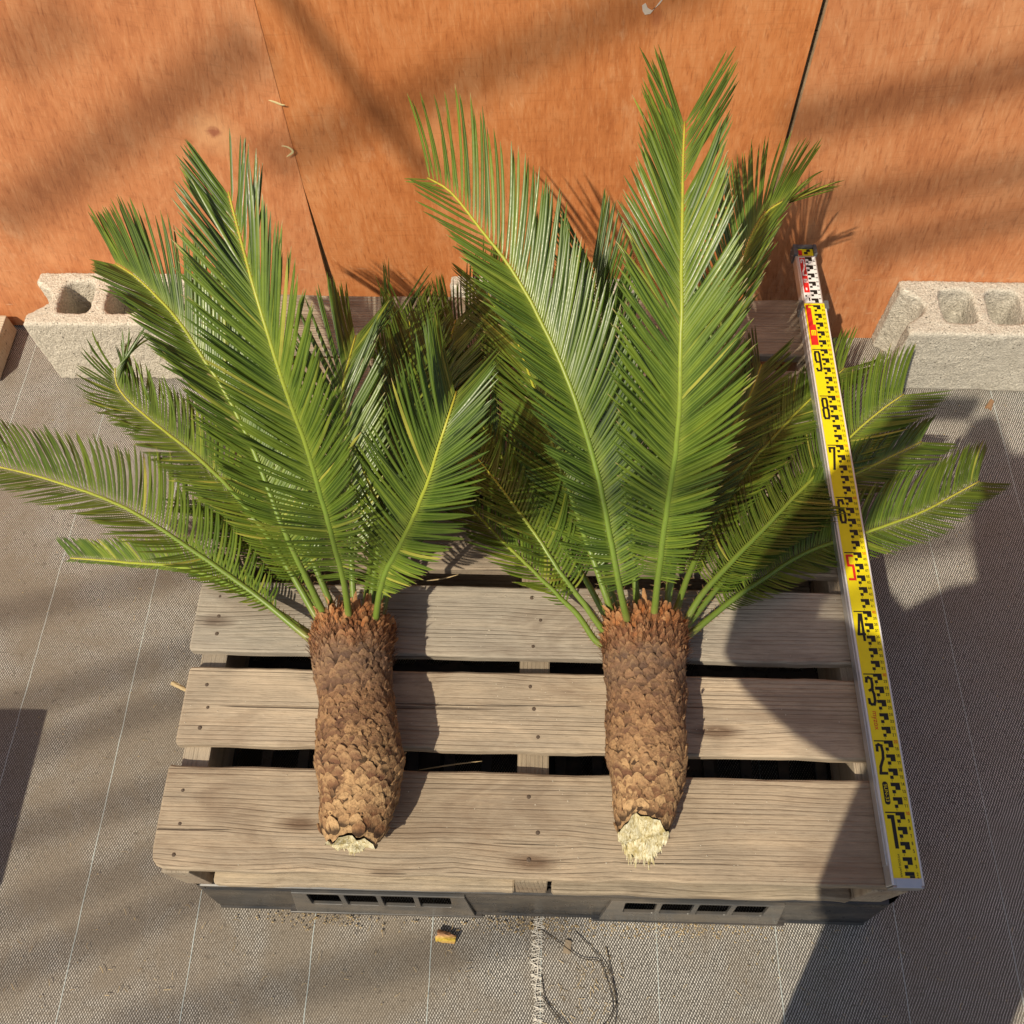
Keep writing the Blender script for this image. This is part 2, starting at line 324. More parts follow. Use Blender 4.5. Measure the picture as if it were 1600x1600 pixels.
def m_fibre():
    g = G('crown_fibre', 0.9, 0.2); p = g.obj(); t = g.n('Attribute', attribute_name='tint').outputs['Fac']; v = g.n('SeparateXYZ', {0: g.n('TexCoord').outputs['UV']}).outputs[1]
    c = g.ramp(t, (0.0, (0.135, 0.062, 0.028)), (0.5, (0.33, 0.130, 0.045)), (1.0, (0.46, 0.25, 0.110)))
    c = g.mix(g.math('MULTIPLY', g.step(v, 0.35, 1.0), 0.55), c, (0.42, 0.245, 0.115))
    f = g.noise(p, 420.0, 3.0, 0.7); c = g.mix(g.math('MULTIPLY', g.step(f, 0.45, 0.7), 0.55), c, (0.10, 0.042, 0.018)); g.col(c); g.bump(f, 0.6, 0.001)
    return g.m
def m_cut():
    g = G('cut_pith', 0.9, 0.2); p = g.obj(); f = g.noise(g.scaled(p, (330, 60, 120)), 1.0, 4.0, 0.65, 1.2); b = g.noise(p, 55.0, 3.0, 0.6)
    c = g.ramp(f, (0.32, (0.26, 0.185, 0.065)), (0.45, (0.56, 0.49, 0.28)), (0.64, (0.78, 0.74, 0.56)))
    c = g.mix(g.math('MULTIPLY', g.step(b, 0.50, 0.66), 0.7), c, (0.40, 0.31, 0.11)); g.col(c); g.bump(f, 0.9, 0.003)
    return g.m
M = dict(mat=m_mat(), deck=m_wood('weathered_softwood', (0.470, 0.385, 0.280), (0.155, 0.113, 0.078), (0.345, 0.295, 0.228)),
         beam=m_wood('weathered_stringer', (0.44, 0.34, 0.22), (0.18, 0.12, 0.075), (0.33, 0.27, 0.19), axis=1),
         nail=m_plain('rusty_nail', (0.11, 0.078, 0.055), 0.8, 0.2), sheen=m_plain('sheen_grey_plastic', (0.070, 0.071, 0.072), 0.30, 0.0, 0.3), black=m_plain('black_plastic', (0.026, 0.027, 0.030), 0.30, 0.0, 0.22),  # slotted panels' plastic: paler grey, their reflective highlight painted into the colour
         conc=m_concrete('coarse_concrete', (0.74, 0.68, 0.565), (0.37, 0.325, 0.255), (0.55, 0.50, 0.415)),
         conc_gray=m_concrete('weathered_concrete', (0.70, 0.655, 0.56), (0.31, 0.285, 0.235), (0.47, 0.435, 0.365)),
         alu=m_plain('brushed_aluminium', (0.74, 0.75, 0.76), 0.36, 0.75), yellow=m_plain('yellow_print', (0.88, 0.74, 0.008), 0.38), white=m_plain('white_print', (0.82, 0.82, 0.80), 0.35),
         ink=m_plain('black_print', (0.010, 0.010, 0.009), 0.45), red=m_plain('red_print', (0.72, 0.022, 0.018), 0.42), cap=m_plain('grey_cap', (0.12, 0.125, 0.13), 0.45),
         leaf=m_leaf(), rachis=m_rachis(), fibre=m_fibre(), cut=m_cut(), thread=m_plain('pale_thread', (0.50, 0.55, 0.53), 0.8), fray=m_plain('pale_frayed_fibre', (0.74, 0.70, 0.62), 0.85), dark_thread=m_plain('dark_twine', (0.035, 0.026, 0.02), 0.85),
         soil=m_plain('bare_soil', (0.17, 0.12, 0.075), 0.95), pale_leaf=m_plain('pale_dry_leaf', (0.78, 0.66, 0.34), 0.8), straw=m_plain('dry_straw', (0.48, 0.36, 0.19), 0.85), steel=m_plain('galvanised_steel', (0.5, 0.5, 0.5), 0.45, 0.9),
         plyA=m_plywood(-9, (-0.578, 1.3685, 0.535), 1.03, 0.965), plyB=m_plywood(2, None, 0.985, 1.01), plyC=m_plywood(7, None, 0.95, 0.97), plyedge=m_wood('plywood_edge', (0.66, 0.50, 0.32), (0.30, 0.17, 0.08), (0.55, 0.40, 0.25), axis=0, ring=400),
         stud=m_wood('stud_timber', (0.40, 0.29, 0.17), (0.20, 0.13, 0.07), (0.33, 0.25, 0.16)),
         pale=m_wood('pale_timber', (0.72, 0.62, 0.46), (0.42, 0.31, 0.19), (0.62, 0.54, 0.42)), smear=m_plain('dried_paint', (0.72, 0.62, 0.52), 0.8),
         cloth=m_plain('dark_cotton', (0.05, 0.055, 0.07), 0.9), skin=m_plain('skin', (0.50, 0.30, 0.20), 0.55), hair=m_plain('black_hair', (0.02, 0.017, 0.015), 0.5))

# ------------------------------------------------------------------ ground
def sheet(name, x0, y0, x1, y1, z, mat):
    o = obj(name, [(x0, y0, z), (x1, y0, z), (x1, y1, z), (x0, y1, z)], [(0, 1, 2, 3)], mat, origin=(0, 0, z)); o['kind'] = 'structure'; ROOT[o] = Vector((0, 0, z)); return o
sheet('ground', -60, -60, 60, 60, -0.010, M['soil'])
SEAM = 0.004
mat_l = sheet('weed_mat', -4, -4, SEAM + 0.03, 3.0, -0.004, M['mat'])
mat_r = sheet('weed_mat', SEAM + 0.0045, -4, 5, 3.0, 0.0, M['mat'])
for par, xs in ((mat_l, (-1.318, -1.125, -0.932, -0.7406, -0.5472, -0.3508, -0.1567)), (mat_r, (0.0185, 0.2038, 0.3989, 0.5937, 0.7711, 0.964, 1.157))):
    for x in xs:
        z = par.location.z + 0.0006
        n = 90; ys = np.linspace(-1.0, 1.5, n); w = 0.0008
        xx = x + 0.0016 * np.sin(ys * 3.1 + x * 9) + rng.normal(0, 0.00035, n)
        V = [(xx[i] + s * w * (0.6 + 0.4 * rng.random()), ys[i], z) for i in range(n) for s in (-1, 1)]
        F = [(2 * i, 2 * i + 1, 2 * i + 3, 2 * i + 2) for i in range(n - 1)]
        obj('marking_thread', np.array(V) - np.array([0, 0, 0]), F, M['thread'], par)
fr = MB()
for i in range(300):
    y = -0.55 + 0.72 * i / 299 + rng.normal(0, 0.0010); n = 1 + (rng.random() < 0.5)
    for q in range(n):
        a = rng.normal(0, 0.16); L = 0.0125 + 0.006 * rng.random(); x = SEAM + 0.012 + 0.003 * math.sin(i * 0.11) + rng.normal(0, 0.0012)
        P = [(x + (t - 0.6) * L, y + (t - 0.5) * L * math.tan(a) + 0.002 * math.sin(3 * t + i), 0.0012 + 0.0016 * math.sin(t * math.pi) * rng.random()) for t in np.linspace(0, 1, 5)]
        fr.tube(P, 0.00055, 4, False)
for i in range(14):
    y0 = -0.3 + 0.46 * rng.random(); P = [(SEAM + 0.010 + 0.006 * rng.normal() * t, y0 + 0.05 * t, 0.003) for t in np.linspace(0, 1, 5)]; fr.tube(P, 0.0006, 4, False)
fr.out('frayed_edge', M['fray'], mat_r, kind='stuff')
# ------------------------------------------------------------------ plywood wall
YW = 1.37
def ply(name, x0a, x0b, x1a, x1b, y0, y1, z0, z1, mat, label):
    """a vertical sheet; x0a/x0b left edge at bottom/top"""
    t = thing(name, ((x0a + x1a) / 2, (y0 + y1) / 2, z0), label, 'plywood sheet', 'plywood sheets standing as a wall')
    e = 0.0012
    V = [(x0a, y0, z0), (x1a, y0, z0), (x1b, y0, z1), (x0b, y0, z1), (x0a, y0 + e, z0), (x1a, y0 + e, z0), (x1b, y0 + e, z1), (x0b, y0 + e, z1)]
    BF = [(0, 1, 2, 3), (5, 4, 7, 6), (0, 4, 5, 1), (1, 5, 6, 2), (2, 6, 7, 3), (3, 7, 4, 0)]
    obj('face_veneer', V, BF, mat, t)
    V2 = [(x0a, y0 + e, z0), (x1a, y0 + e, z0), (x1b, y0 + e, z1), (x0b, y0 + e, z1), (x0a, y1, z0), (x1a, y1, z0), (x1b, y1, z1), (x0b, y1, z1)]
    obj('core_plies', V2, [BF[1], BF[2], BF[3], BF[4], BF[5]], M['plyedge'], t)
    return t
pA = ply('plywood_sheet', -1.90, -1.90, -0.4455, -0.4405, YW - 0.0009, YW + 0.0081, 0.001, 1.83, M['plyA'], 'orange plywood sheet leftmost of the wall, behind the block with two open holes')
pB = thing('plywood_sheet', (0.0, YW + 0.005, 0.0015), 'orange plywood sheet in the middle, between the two seams, behind both palm tops', 'plywood sheet', 'plywood sheets standing as a wall')
poly = [(-0.4255, 0.0015), (0.4285, 0.0015), (0.400, 1.83), (-0.44045, 1.83), (-0.44428, 0.42)]
for nm, ya_, yb2, mt in (('face_veneer', YW, YW + 0.0012, M['plyB']), ('core_plies', YW + 0.0012, YW + 0.010, M['plyedge'])):
    V = [(x, y, z) for y in (ya_, yb2) for x, z in poly]; F = [(5 + i, 5 + (i + 1) % 5, (i + 1) % 5, i)[::-1] for i in range(5)] + ([(0, 1, 2, 3, 4)] if nm == 'face_veneer' else [(9, 8, 7, 6, 5)]); obj(nm, V, F, mt, pB)
pC = ply('plywood_sheet', 0.4345, 0.4075, 1.90, 1.88, YW - 0.008, YW + 0.004, 0.001, 1.83, M['plyC'], 'orange plywood sheet right of the pale edged seam, behind the standing end of the staff')
def stud(x, label):
    b = MB(); b.box((x - 0.045, YW + 0.013, 0.0), (x + 0.045, YW + 0.058, 1.8)); o = b.out('timber_stud', M['stud'], bevel=0.002, origin=(x, YW + 0.035, 0)); return props(o, label, 'timber post', 'studs behind the plywood')
stud(-0.437, 'dark timber stud behind the left plywood seam'); stud(0.418, 'dark timber stud behind the right plywood seam')
sm = [(0.147, 0.775), (0.152, 0.779), (0.156, 0.771), (0.163, 0.767), (0.172, 0.776), (0.181, 0.790), (0.186, 0.800), (0.1835, 0.801), (0.177, 0.788), (0.168, 0.773), (0.161, 0.7615), (0.153, 0.760), (0.149, 0.766)]
V, F = curve_mesh([sm], 0.0003); V = np.stack([V[:, 0], YW - 0.0006 + V[:, 2], V[:, 1]], 1); obj('paint_smear', V, F, M['smear'], pB)

# ------------------------------------------------------------------ concrete blocks
tex = bpy.data.textures.new('grit', 'CLOUDS'); tex.noise_scale = 0.006; tex.noise_depth = 2
tex2 = bpy.data.textures.new('chips', 'CLOUDS'); tex2.noise_scale = 0.035; tex2.noise_depth = 3
def block_mesh(W, Dp, Hh, holes, seed, notch=True):
    hw, hd = W / 2, Dp / 2; n = 0.042
    def end(sg):
        o = [(sg * hw, -hd), (sg * hw, -hd * 0.60)] if sg > 0 else [(sg * hw, hd), (sg * hw, hd * 0.60)]
        s2 = sg
        arc = [(sg * (hw - n * math.sin(math.pi * min(1, max(0, q)))), (-0.60 + 1.20 * q) * hd * s2) for q in np.linspace(0, 1, 9)]
        return [o[0]] + (arc if notch else []) + ([(hw, hd)] if sg > 0 else [(-hw, -hd)])
    outer = end(1) + end(-1)
    V, F = curve_mesh([outer] + [rrect(cx - a, -hd * 0.56 + 0.0, cx + a, hd * 0.62, 0.016) for cx, a in holes], Hh / 2, 0.006, 2)
    me = make_mesh('block', V, F); o = bpy.data.objects.new('block', me); COL.objects.link(o)
    w = o.modifiers.new('weld', 'WELD'); w.merge_threshold = 1e-5
    r = o.modifiers.new('remesh', 'REMESH'); r.mode = 'VOXEL'; r.voxel_size = 0.0034
    d = o.modifiers.new('grit', 'DISPLACE'); d.texture = tex; d.strength = 0.0036; d.mid_level = 0.5; d.texture_coords = 'LOCAL'
    d2 = o.modifiers.new('chips', 'DISPLACE'); d2.texture = tex2; d2.strength = 0.0045; d2.mid_level = 0.51; d2.texture_coords = 'LOCAL'
    dg = bpy.context.evaluated_depsgraph_get(); out = bpy.data.meshes.new_from_object(o.evaluated_get(dg)); bpy.data.objects.remove(o)
    out.polygons.foreach_set('use_smooth', [True] * len(out.polygons)); return out
HL = [(-0.102, 0.0335), (-0.004, 0.0335), (0.094, 0.0335)]
bl = block_mesh(0.39, 0.138, 0.186, HL, 1)
br = block_mesh(0.39, 0.140, 0.186, [(-0.088, 0.0335), (0.004, 0.0335), (0.096, 0.0335)], 2)
def block(me, mat, loc, rz, label):
    o = bpy.data.objects.new('concrete_block', me.copy()); o.data.materials.clear(); o.data.materials.append(mat); link(o); o.location = loc; o.rotation_euler = (0, 0, rz)
    return props(o, label, 'concrete block', 'concrete blocks at the foot of the plywood')
block(bl, M['conc'], (-0.846, 1.292, 0.095), R(0.6), 'pale concrete block at left, its open cores half in shade behind the left palm')
block(bl, M['conc_gray'], (0.010, 1.292, 0.095), R(-0.6), 'concrete block mostly hidden behind the back pallet board between the palms')
block(br, M['conc_gray'], (0.924, 1.292, 0.095), R(-0.4), 'grey weathered concrete block at right, a soft shade band across its front')
b = MB(); b.box((-1.60, 1.215, 0.0), (-1.176, 1.355, 0.052)); o = b.out('timber_offcut', M['pale'], bevel=0.002, origin=(-1.39, 1.285, 0)); props(o, 'pale sawn timber end lying at the left edge beside the concrete block', 'timber')

# ------------------------------------------------------------------ lower plastic pallet
ZP = 0.140
pp = thing('plastic_pallet', (0.02, 0.70, 0), 'black plastic pallet with slotted front lying under the wooden pallet', 'pallet')
x0, x1, yf, yb = -0.535, 0.568, 0.170, 1.20
cells = []
for i in range(17):
    for j in range(15):
        cx, cy = x0 + 0.075 + i * 0.0595, yf + 0.085 + j * 0.0615
        cells.append(rrect(cx - 0.021, cy - 0.022, cx + 0.021, cy + 0.022, 0.004, 1))
V, F = curve_mesh([rrect(x0, yf + 0.022, x1, yb, 0.03)] + cells, 0.006, 0.001, 1); V[:, 2] += ZP - 0.0062; obj('deck_grid', V, F, M['black'], pp)
# skirt: front with two slanted slotted panels between plain runs, plain sides and back
groups = [(-0.378, -0.088), (0.112, 0.398)]
def skirt(xa, xb, ta, tb):
    """plain run of the front; ta/tb shift the top corner (slanted shoulders beside a slotted panel)"""
    b = MB(); th = 0.005; y0_, y1_ = yf - 0.005, yf + 0.0105
    prof = [(y0_, 0.0), (y0_ - 0.003, 0.004), (y0_ - 0.003, 0.012), (y0_, 0.015), (y1_ - 0.004, 0.122), (y1_, 0.1275)]
    V = []; n = len(prof)
    for x, t in ((xa, ta), (xb, tb)):
        for y, z in prof: V.append((x + t * z / 0.1275, y, z))
        for y, z in prof: V.append((x + t * z / 0.1275, y + th, z))
    F = [(i, i + 2 * n, i + 2 * n + 1, i + 1) for i in range(n - 1)] + [(i + n, i + n + 1, i + 3 * n + 1, i + 3 * n) for i in range(n - 1)]
    F += [(n - 1, 3 * n - 1, 4 * n - 1, 2 * n - 1), (0, n, 3 * n, 2 * n)] + [(i, i + 1, i + n + 1, i + n) for i in range(n - 1)] + [(i + 2 * n, i + 3 * n, i + 3 * n + 1, i + 2 * n + 1) for i in range(n - 1)]
    b.add(V, F); return b.out('front_skirt', M['black'], pp)
sh = 0.020
skirt(x0 + 0.03, groups[0][0] + 0.015, 0, 0); skirt(groups[0][1] - 0.015, groups[1][0] + 0.015, 0, 0); skirt(groups[1][1] - 0.015, x1 - 0.03, 0, 0)
for ga, gb in groups:
    W = gb - ga; Hs = 0.1135
    outer = [(-W / 2, 0), (W / 2, 0), (W / 2 - sh * 0.6, Hs), (-W / 2 + sh * 0.6, Hs)]
    sw = (W - 0.06) / 4; slots = []
    for k in range(4):
        a = -W / 2 + 0.030 + k * sw; slots.append(rrect(a + 0.004, 0.050, a + sw - 0.004, 0.108, 0.004, 3))
    V, F = curve_mesh([outer] + slots, 0.003, 0.001, 1)
    tilt = math.atan2(0.0150, 0.112); c, s = math.cos(tilt), math.sin(tilt)
    Wv = np.stack([V[:, 0] + (ga + gb) / 2, yf - 0.0082 + V[:, 1] * s - V[:, 2] * c, 0.0145 + V[:, 1] * c + V[:, 2] * s], 1); obj('slotted_panel', Wv, F, M['sheen'], pp)
    b = MB(); b.box((ga - 0.012, yf - 0.0125, 0.0), (gb + 0.012, yf - 0.001, 0.0135)); b.out('lower_lip', M['black'], pp, bevel=0.0015)
    b = MB(); b.box((ga - 0.010, yf + 0.060, 0.001), (gb + 0.010, yf + 0.064, 0.12)); b.out('inner_rib', M['black'], pp)
b = MB(); b.box((x0 + 0.028, yf + 0.0085, 0.1282), (x1 - 0.028, yf + 0.0195, ZP)); b.out('top_rim', M['black'], pp, bevel=0.0035)
for sx in (x0, x1 - 0.006):
    b = MB(); b.box((sx, yf + 0.035, 0.0), (sx + 0.006, yb - 0.02, ZP - 0.013)); b.out('side_skirt', M['black'], pp)
b = MB(); b.box((x0 + 0.03, yb - 0.008, 0.0), (x1 - 0.03, yb - 0.002, ZP - 0.013)); b.out('rear_skirt', M['black'], pp)
for sx, sg in ((x0, 1), (x1, -1)):
    P = [(sx + sg * (0.033 - 0.030 * math.sin(t)), yf + 0.036 - 0.036 * math.cos(t)) for t in np.linspace(0, math.pi / 2, 7)]
    V = [(x, y, z) for z, e in ((0.0, -0.004), (ZP - 0.001, 0.009)) for x, y in [(x + sg * max(e, 0) * .3, y + e) for x, y in P]]; F = [(i, i + 1, i + 8, i + 7) for i in range(6)]; obj('corner_skirt', V, F, M['black'], pp, smooth=True)
b = MB()
for x in (-0.2, 0.03, 0.25):
    for y in (0.4, 0.7, 1.0): b.box((x - 0.05, y - 0.05, 0.001), (x + 0.05, y + 0.05, ZP - 0.013))
b.out('foot_blocks', M['black'], pp, kind='stuff')

# ------------------------------------------------------------------ wooden pallet
wp = thing('wooden_pallet', (0.0, 0.70, ZP), 'weathered wooden pallet of wide slats carrying both cut palms', 'pallet')
ZT = 0.280; TH = 0.022
def board(name, xa, xb, ya, yb, z0, z1, mat, par, seed, round_front=0.0, n=44, jag=0.0011):
    r = np.random.default_rng(seed); xs = np.linspace(xa, xb, n)
    xs = np.r_[xa, xa + 0.003, xa + 0.010, xa + 0.020, xs[2:-2], xb - 0.020, xb - 0.010, xb - 0.003, xb]
    def wob(sc):
        k = r.normal(0, 1, 9); ph = r.random(9) * 6.28
        return sc * sum(k[i] * np.sin((3 + i * 5.3) * xs + ph[i]) for i in range(9)) / 3 + r.normal(0, sc * 0.35, len(xs))
    y0 = ya + wob(jag); y1 = yb + wob(jag); zt = z1 + wob(0.0004)
    if round_front:
        for a in (xa, xb):
            d = np.clip(1 - np.abs(xs - a) / round_front, 0, 1); y0 = y0 + round_front * (1 - np.sqrt(np.clip(1 - d ** 2, 0, 1)))
    bv = 0.0028; V = []
    for i, x in enumerate(xs):
        e = bv if i in (0, len(xs) - 1) else 0.0
        a, c, t = y0[i] + e, y1[i] - e, zt[i] - e * 0.7
        V += [(x, a, z0 + bv), (x, a, t - bv), (x, a + bv, t), (x, (a + c) / 2 + 0.01, t + 0.0006), (x, c - bv, t), (x, c, t - bv), (x, c, z0 + bv), (x, c - bv, z0), (x, a + bv, z0)]
    k = 9; F = [(i * k + j, (i + 1) * k + j, (i + 1) * k + (j + 1) % k, i * k + (j + 1) % k) for i in range(len(xs) - 1) for j in range(k)]
    F += [tuple(range(k)), tuple((len(xs) - 1) * k + j for j in range(k))[::-1]]
    return obj(name, V, F, mat, par)
nail_v, nail_f = tube_geo([(0, 0, -0.004), (0, 0, 0.0012), (0, 0, 0.0020)], [0.0036, 0.0035, 0.0022], 7); nail_me = make_mesh('nail', nail_v, nail_f); nail_me.materials.append(M['nail'])
def nail(par, x, y, z=ZT):
    o = bpy.data.objects.new('nail', nail_me); link(o, par); o.location = Vector((x, y, z - 0.0006)) - off(par); s = random.uniform(0.55, 1.0); o.scale = (s, s, 1); o.rotation_euler = (random.uniform(-.12, .12), random.uniform(-.12, .12), 0)
rows = [(0.184, 0.329), (0.360, 0.481), (0.506, 0.625), (0.654, 0.773), (0.803, 0.918), (0.948, 1.062), (1.094, 1.226)]
for i, (ya, yb_) in enumerate(rows):
    xa, xb = -0.535 + 0.004 * math.sin(i * 2.3), 0.537 + 0.004 * math.sin(i * 1.7 + 1)
    bd = board('deck_board', xa, xb, ya, yb_, ZT - TH, ZT, M['deck'], wp, 40 + i, 0.024 if i == 0 else 0.0)
    bd.color = ((1.02, .98, .93, 1), (1.12, 1.08, 1.02, 1), (.86, .87, .86, 1), (.98, .92, .85, 1), (.9, .9, .9, 1), (.95, .93, .9, 1), (1.04, 1.05, 1.06, 1))[i]
    for x in (-0.500, 0.002, 0.508):
        for f in ((0.16, 0.46, 0.78) if i == 0 else (0.2, 0.5, 0.8)):
            nail(bd, x + random.uniform(-.008, .008), ya + (yb_ - ya) * f + random.uniform(-.006, .006))
for xa, xb in ((-0.525, -0.484), (-0.022, 0.025), (0.476, 0.527)):
    b = MB(); b.box((xa, 0.1820, ZP + 0.0005), (xb, 1.215, ZT - TH - 0.0006)); b.out('stringer', M['beam'], wp, bevel=0.0025)
for i, (ya, yb_) in enumerate(((0.1800, 0.300), (0.64, 0.76), (1.10, 1.215))):
    for xa, xb in ((-0.476, -0.0235), (0.032, 0.4745)): board('bottom_board', xa, xb, ya, yb_, ZP + 0.0005, ZP + 0.028, M['deck'], wp, 80 + i + int(xa > 0) * 7, n=24)

# ------------------------------------------------------------------ levelling staff
SO = np.array([0.4875, 0.1805, 0.0]); az = R(-0.439)
Tt = np.array([math.sin(az), math.cos(az), 0.010]); Tt /= np.linalg.norm(Tt); Uu = np.array([math.cos(az), -math.sin(az), 0.0]); Nn = np.cross(Uu, Tt)
SB = SO + np.array([0, 0, ZT + 0.0030])
def S(t, u, h): return SB + Tt * t + Uu * u + Nn * h
st = thing('levelling_staff', tuple(SB), 'yellow aluminium levelling staff with black numerals laid along the right pallet edge', 'measuring staff')
def sbox(name, t0, t1, u0, u1, h0, h1, mat, par=st, bevel=0.0012):
    b = MB(); P = [S(t, u, h) for h in (h0, h1) for t, u in ((t0, u0), (t0, u1), (t1, u1), (t1, u0))]
    b.add(P, [(0, 3, 2, 1), (4, 5, 6, 7), (0, 1, 5, 4), (1, 2, 6, 5), (2, 3, 7, 6), (3, 0, 4, 7)]); return b.out(name, mat, par, bevel=bevel)
HT = 0.0260; Wd = 0.0440
tube1 = sbox('outer_tube', 0.0035, 1.006, 0, Wd, 0, HT, M['alu'])
sbox('inner_tube', 1.0065, 1.122, 0.003, Wd - 0.003, 0.002, HT - 0.003, M['alu'])
sbox('foot_plate', 0.0, 0.003, 0.001, Wd - 0.001, 0.001, HT + 0.0004, M['steel']); sbox('side_rail', 0.030, 1.0, -0.0014, -0.0001, 0.003, HT - 0.006, M['alu'], bevel=0.0004)
def plate(name, t0, t1, u0, u1, h, mat, par): return obj(name, [S(t0, u0, h), S(t0, u1, h), S(t1, u1, h), S(t1, u0, h)], [(0, 1, 2, 3)], mat, par)
FL, FR_ = 0.0036, 0.0408
fy = plate('yellow_face', 0.013, 1.004, FL, FR_, HT + 0.0002, M['yellow'], st)
sbox('foot_sleeve', 0.0005, 0.0125, FL + 0.0022, FR_ - 0.002, HT + 0.0003, HT + 0.0014, M['alu'], bevel=0.0005)
for u in (0.0012, 0.0412): plate('edge_line', 0.004, 1.004, u, u + 0.0016, HT + 0.0003, M['white'], st)
class Print:
    def __init__(s, h): s.V = []; s.F = []; s.h = h; s.k = 0
    def quad(s, p):
        s.k = (s.k + 1) % 40; b = len(s.V); s.V += [S(t, u, s.h + 0.000004 * s.k) for t, u in p]; s.F.append((b, b + 1, b + 2, b + 3))
    def rect(s, t0, t1, u0, u1): s.quad([(t0, u0), (t0, u1), (t1, u1), (t1, u0)])
    def stroke(s, pts, w):
        for (ta, ua), (tb, ub) in zip(pts[:-1], pts[1:]):
            dt, du = tb - ta, ub - ua; L = math.hypot(dt, du) or 1; dt, du = dt / L, du / L; e = w * 0.5
            ta2, ua2, tb2, ub2 = ta - dt * e, ua - du * e, tb + dt * e, ub + du * e
            s.quad([(ta2 - du * e, ua2 + dt * e), (ta2 + du * e, ua2 - dt * e), (tb2 + du * e, ub2 - dt * e), (tb2 - du * e, ub2 + dt * e)])
    def mesh(s, V, F, t0, u0, turn=0.0):
        b = len(s.V); c, q = math.cos(turn), math.sin(turn)
        for x, y in V[:, :2]: s.V.append(S(t0 + x * q + y * c, u0 + x * c - y * q, s.h + 0.00018))
        s.F += [tuple(i + b for i in f) for f in F]
    def out(s, name, mat, par): return obj(name, s.V, s.F, mat, par)
DIG = {'0': [[(0, 0), (1, 0), (1, 1), (0, 1), (0, 0)]], '1': [[(0.15, 1), (0.75, 1), (0.75, 0)]], '2': [[(0, 0.80), (0.05, 0.96), (0.35, 1), (0.75, 0.96), (0.85, 0.75), (0.75, 0.52), (0.15, 0.22), (0, 0.0), (0.95, 0.0)]],
       '3': [[(0, 0.85), (0.08, 0.97), (0.4, 1), (0.85, 0.95), (0.9, 0.75), (0.8, 0.57), (0.35, 0.52)], [(0.8, 0.50), (0.95, 0.38), (0.95, 0.12), (0.75, 0.0), (0.3, 0.0), (0.05, 0.05), (0, 0.18)]],
       '4': [[(0.85, 0), (0.85, 1), (0.55, 1), (0.0, 0.22), (1.0, 0.22)]], '5': [[(0.9, 1), (0.05, 1), (0.05, 0.58), (0.85, 0.58), (0.9, 0.5), (0.9, 0.0), (0.0, 0.0)]],
       '6': [[(0.9, 0.85), (0.75, 1), (0.2, 1), (0.05, 0.9), (0.05, 0.1), (0.2, 0), (0.75, 0), (0.9, 0.12), (0.9, 0.42), (0.75, 0.54), (0.1, 0.54)]],
       '7': [[(0, 0.82), (0, 1), (0.9, 1), (0.35, 0)]], '8': [[(0.15, 0), (0.8, 0), (0.95, 0.1), (0.95, 0.42), (0.8, 0.53), (0.15, 0.53), (0.0, 0.42), (0, 0.1), (0.15, 0)], [(0.15, 0.53), (0.05, 0.63), (0.05, 0.9), (0.18, 1), (0.78, 1), (0.9, 0.9), (0.9, 0.63), (0.8, 0.53)]],
       '9': [[(0.05, 0.1), (0.2, 0), (0.75, 0), (0.9, 0.1), (0.9, 0.9), (0.75, 1), (0.2, 1), (0.05, 0.9), (0.05, 0.56), (0.2, 0.46), (0.85, 0.46)]],
       'm': [[(0, 0), (0, 1), (1, 1), (1, 0)], [(0.5, 0), (0.5, 1)]]}
def digit(pr, ch, t0, t1, u0, u1, w):
    for ln in DIG[ch]: pr.stroke([(t0 + w / 2 + y * (t1 - t0 - w), u0 + w / 2 + x * (u1 - u0 - w)) for x, y in ln], w)
ink = Print(HT + 0.00035); red = Print(HT + 0.00045); five = Print(HT + 0.00045); nums = Print(HT + 0.00035); rnums = Print(HT + 0.00045); wh = Print(HT + 0.0009); yel = Print(HT + 0.0009)
E0, E1, E2 = FL + 0.0162, FL + 0.0290, FL + 0.0220
def eblock(pr, n):
    t = n / 100
    pr.rect(t - 0.005, t, E0, E1); pr.rect(t - 0.010, t - 0.005, E2, E1); pr.rect(t - 0.0148, t - 0.0102, E0 + 0.001, E2); pr.rect(t - 0.0185, t - 0.0150, E2 - 0.0030, E2 - 0.0025)
for n in range(2, 101, 2):
    t = n / 100
    if n == 2: ink.rect(t - 0.004, t + 0.001, E0, E1); ink.rect(t - 0.0068, t - 0.0042, E2, E1); continue
    eblock(ink, n)
    if n % 10 == 0: ink.rect(t - 0.0018, t, FL + 0.0022, E0 - 0.0001)
for n in range(1, 101):
    s_ = str(n if n < 100 else 0); pr = rnums if n % 10 == 0 else nums; t = n / 100 - 0.0022; w = 0.0022
    if n == 1: t += 0.004
    for k, ch in enumerate(s_):
        u = FL + 0.0306 + (k + (2 - len(s_)) * 0.5) * 0.0028; digit(pr, ch, t - 0.0019, t + 0.0025, u, u + w, 0.00062)
for d in range(1, 10): digit(five if d == 5 else ink, str(d), d / 10 - 0.049, d / 10 - 0.0042, FL + 0.0030, FL + 0.0158, 0.0052 if d == 1 else 0.0040)
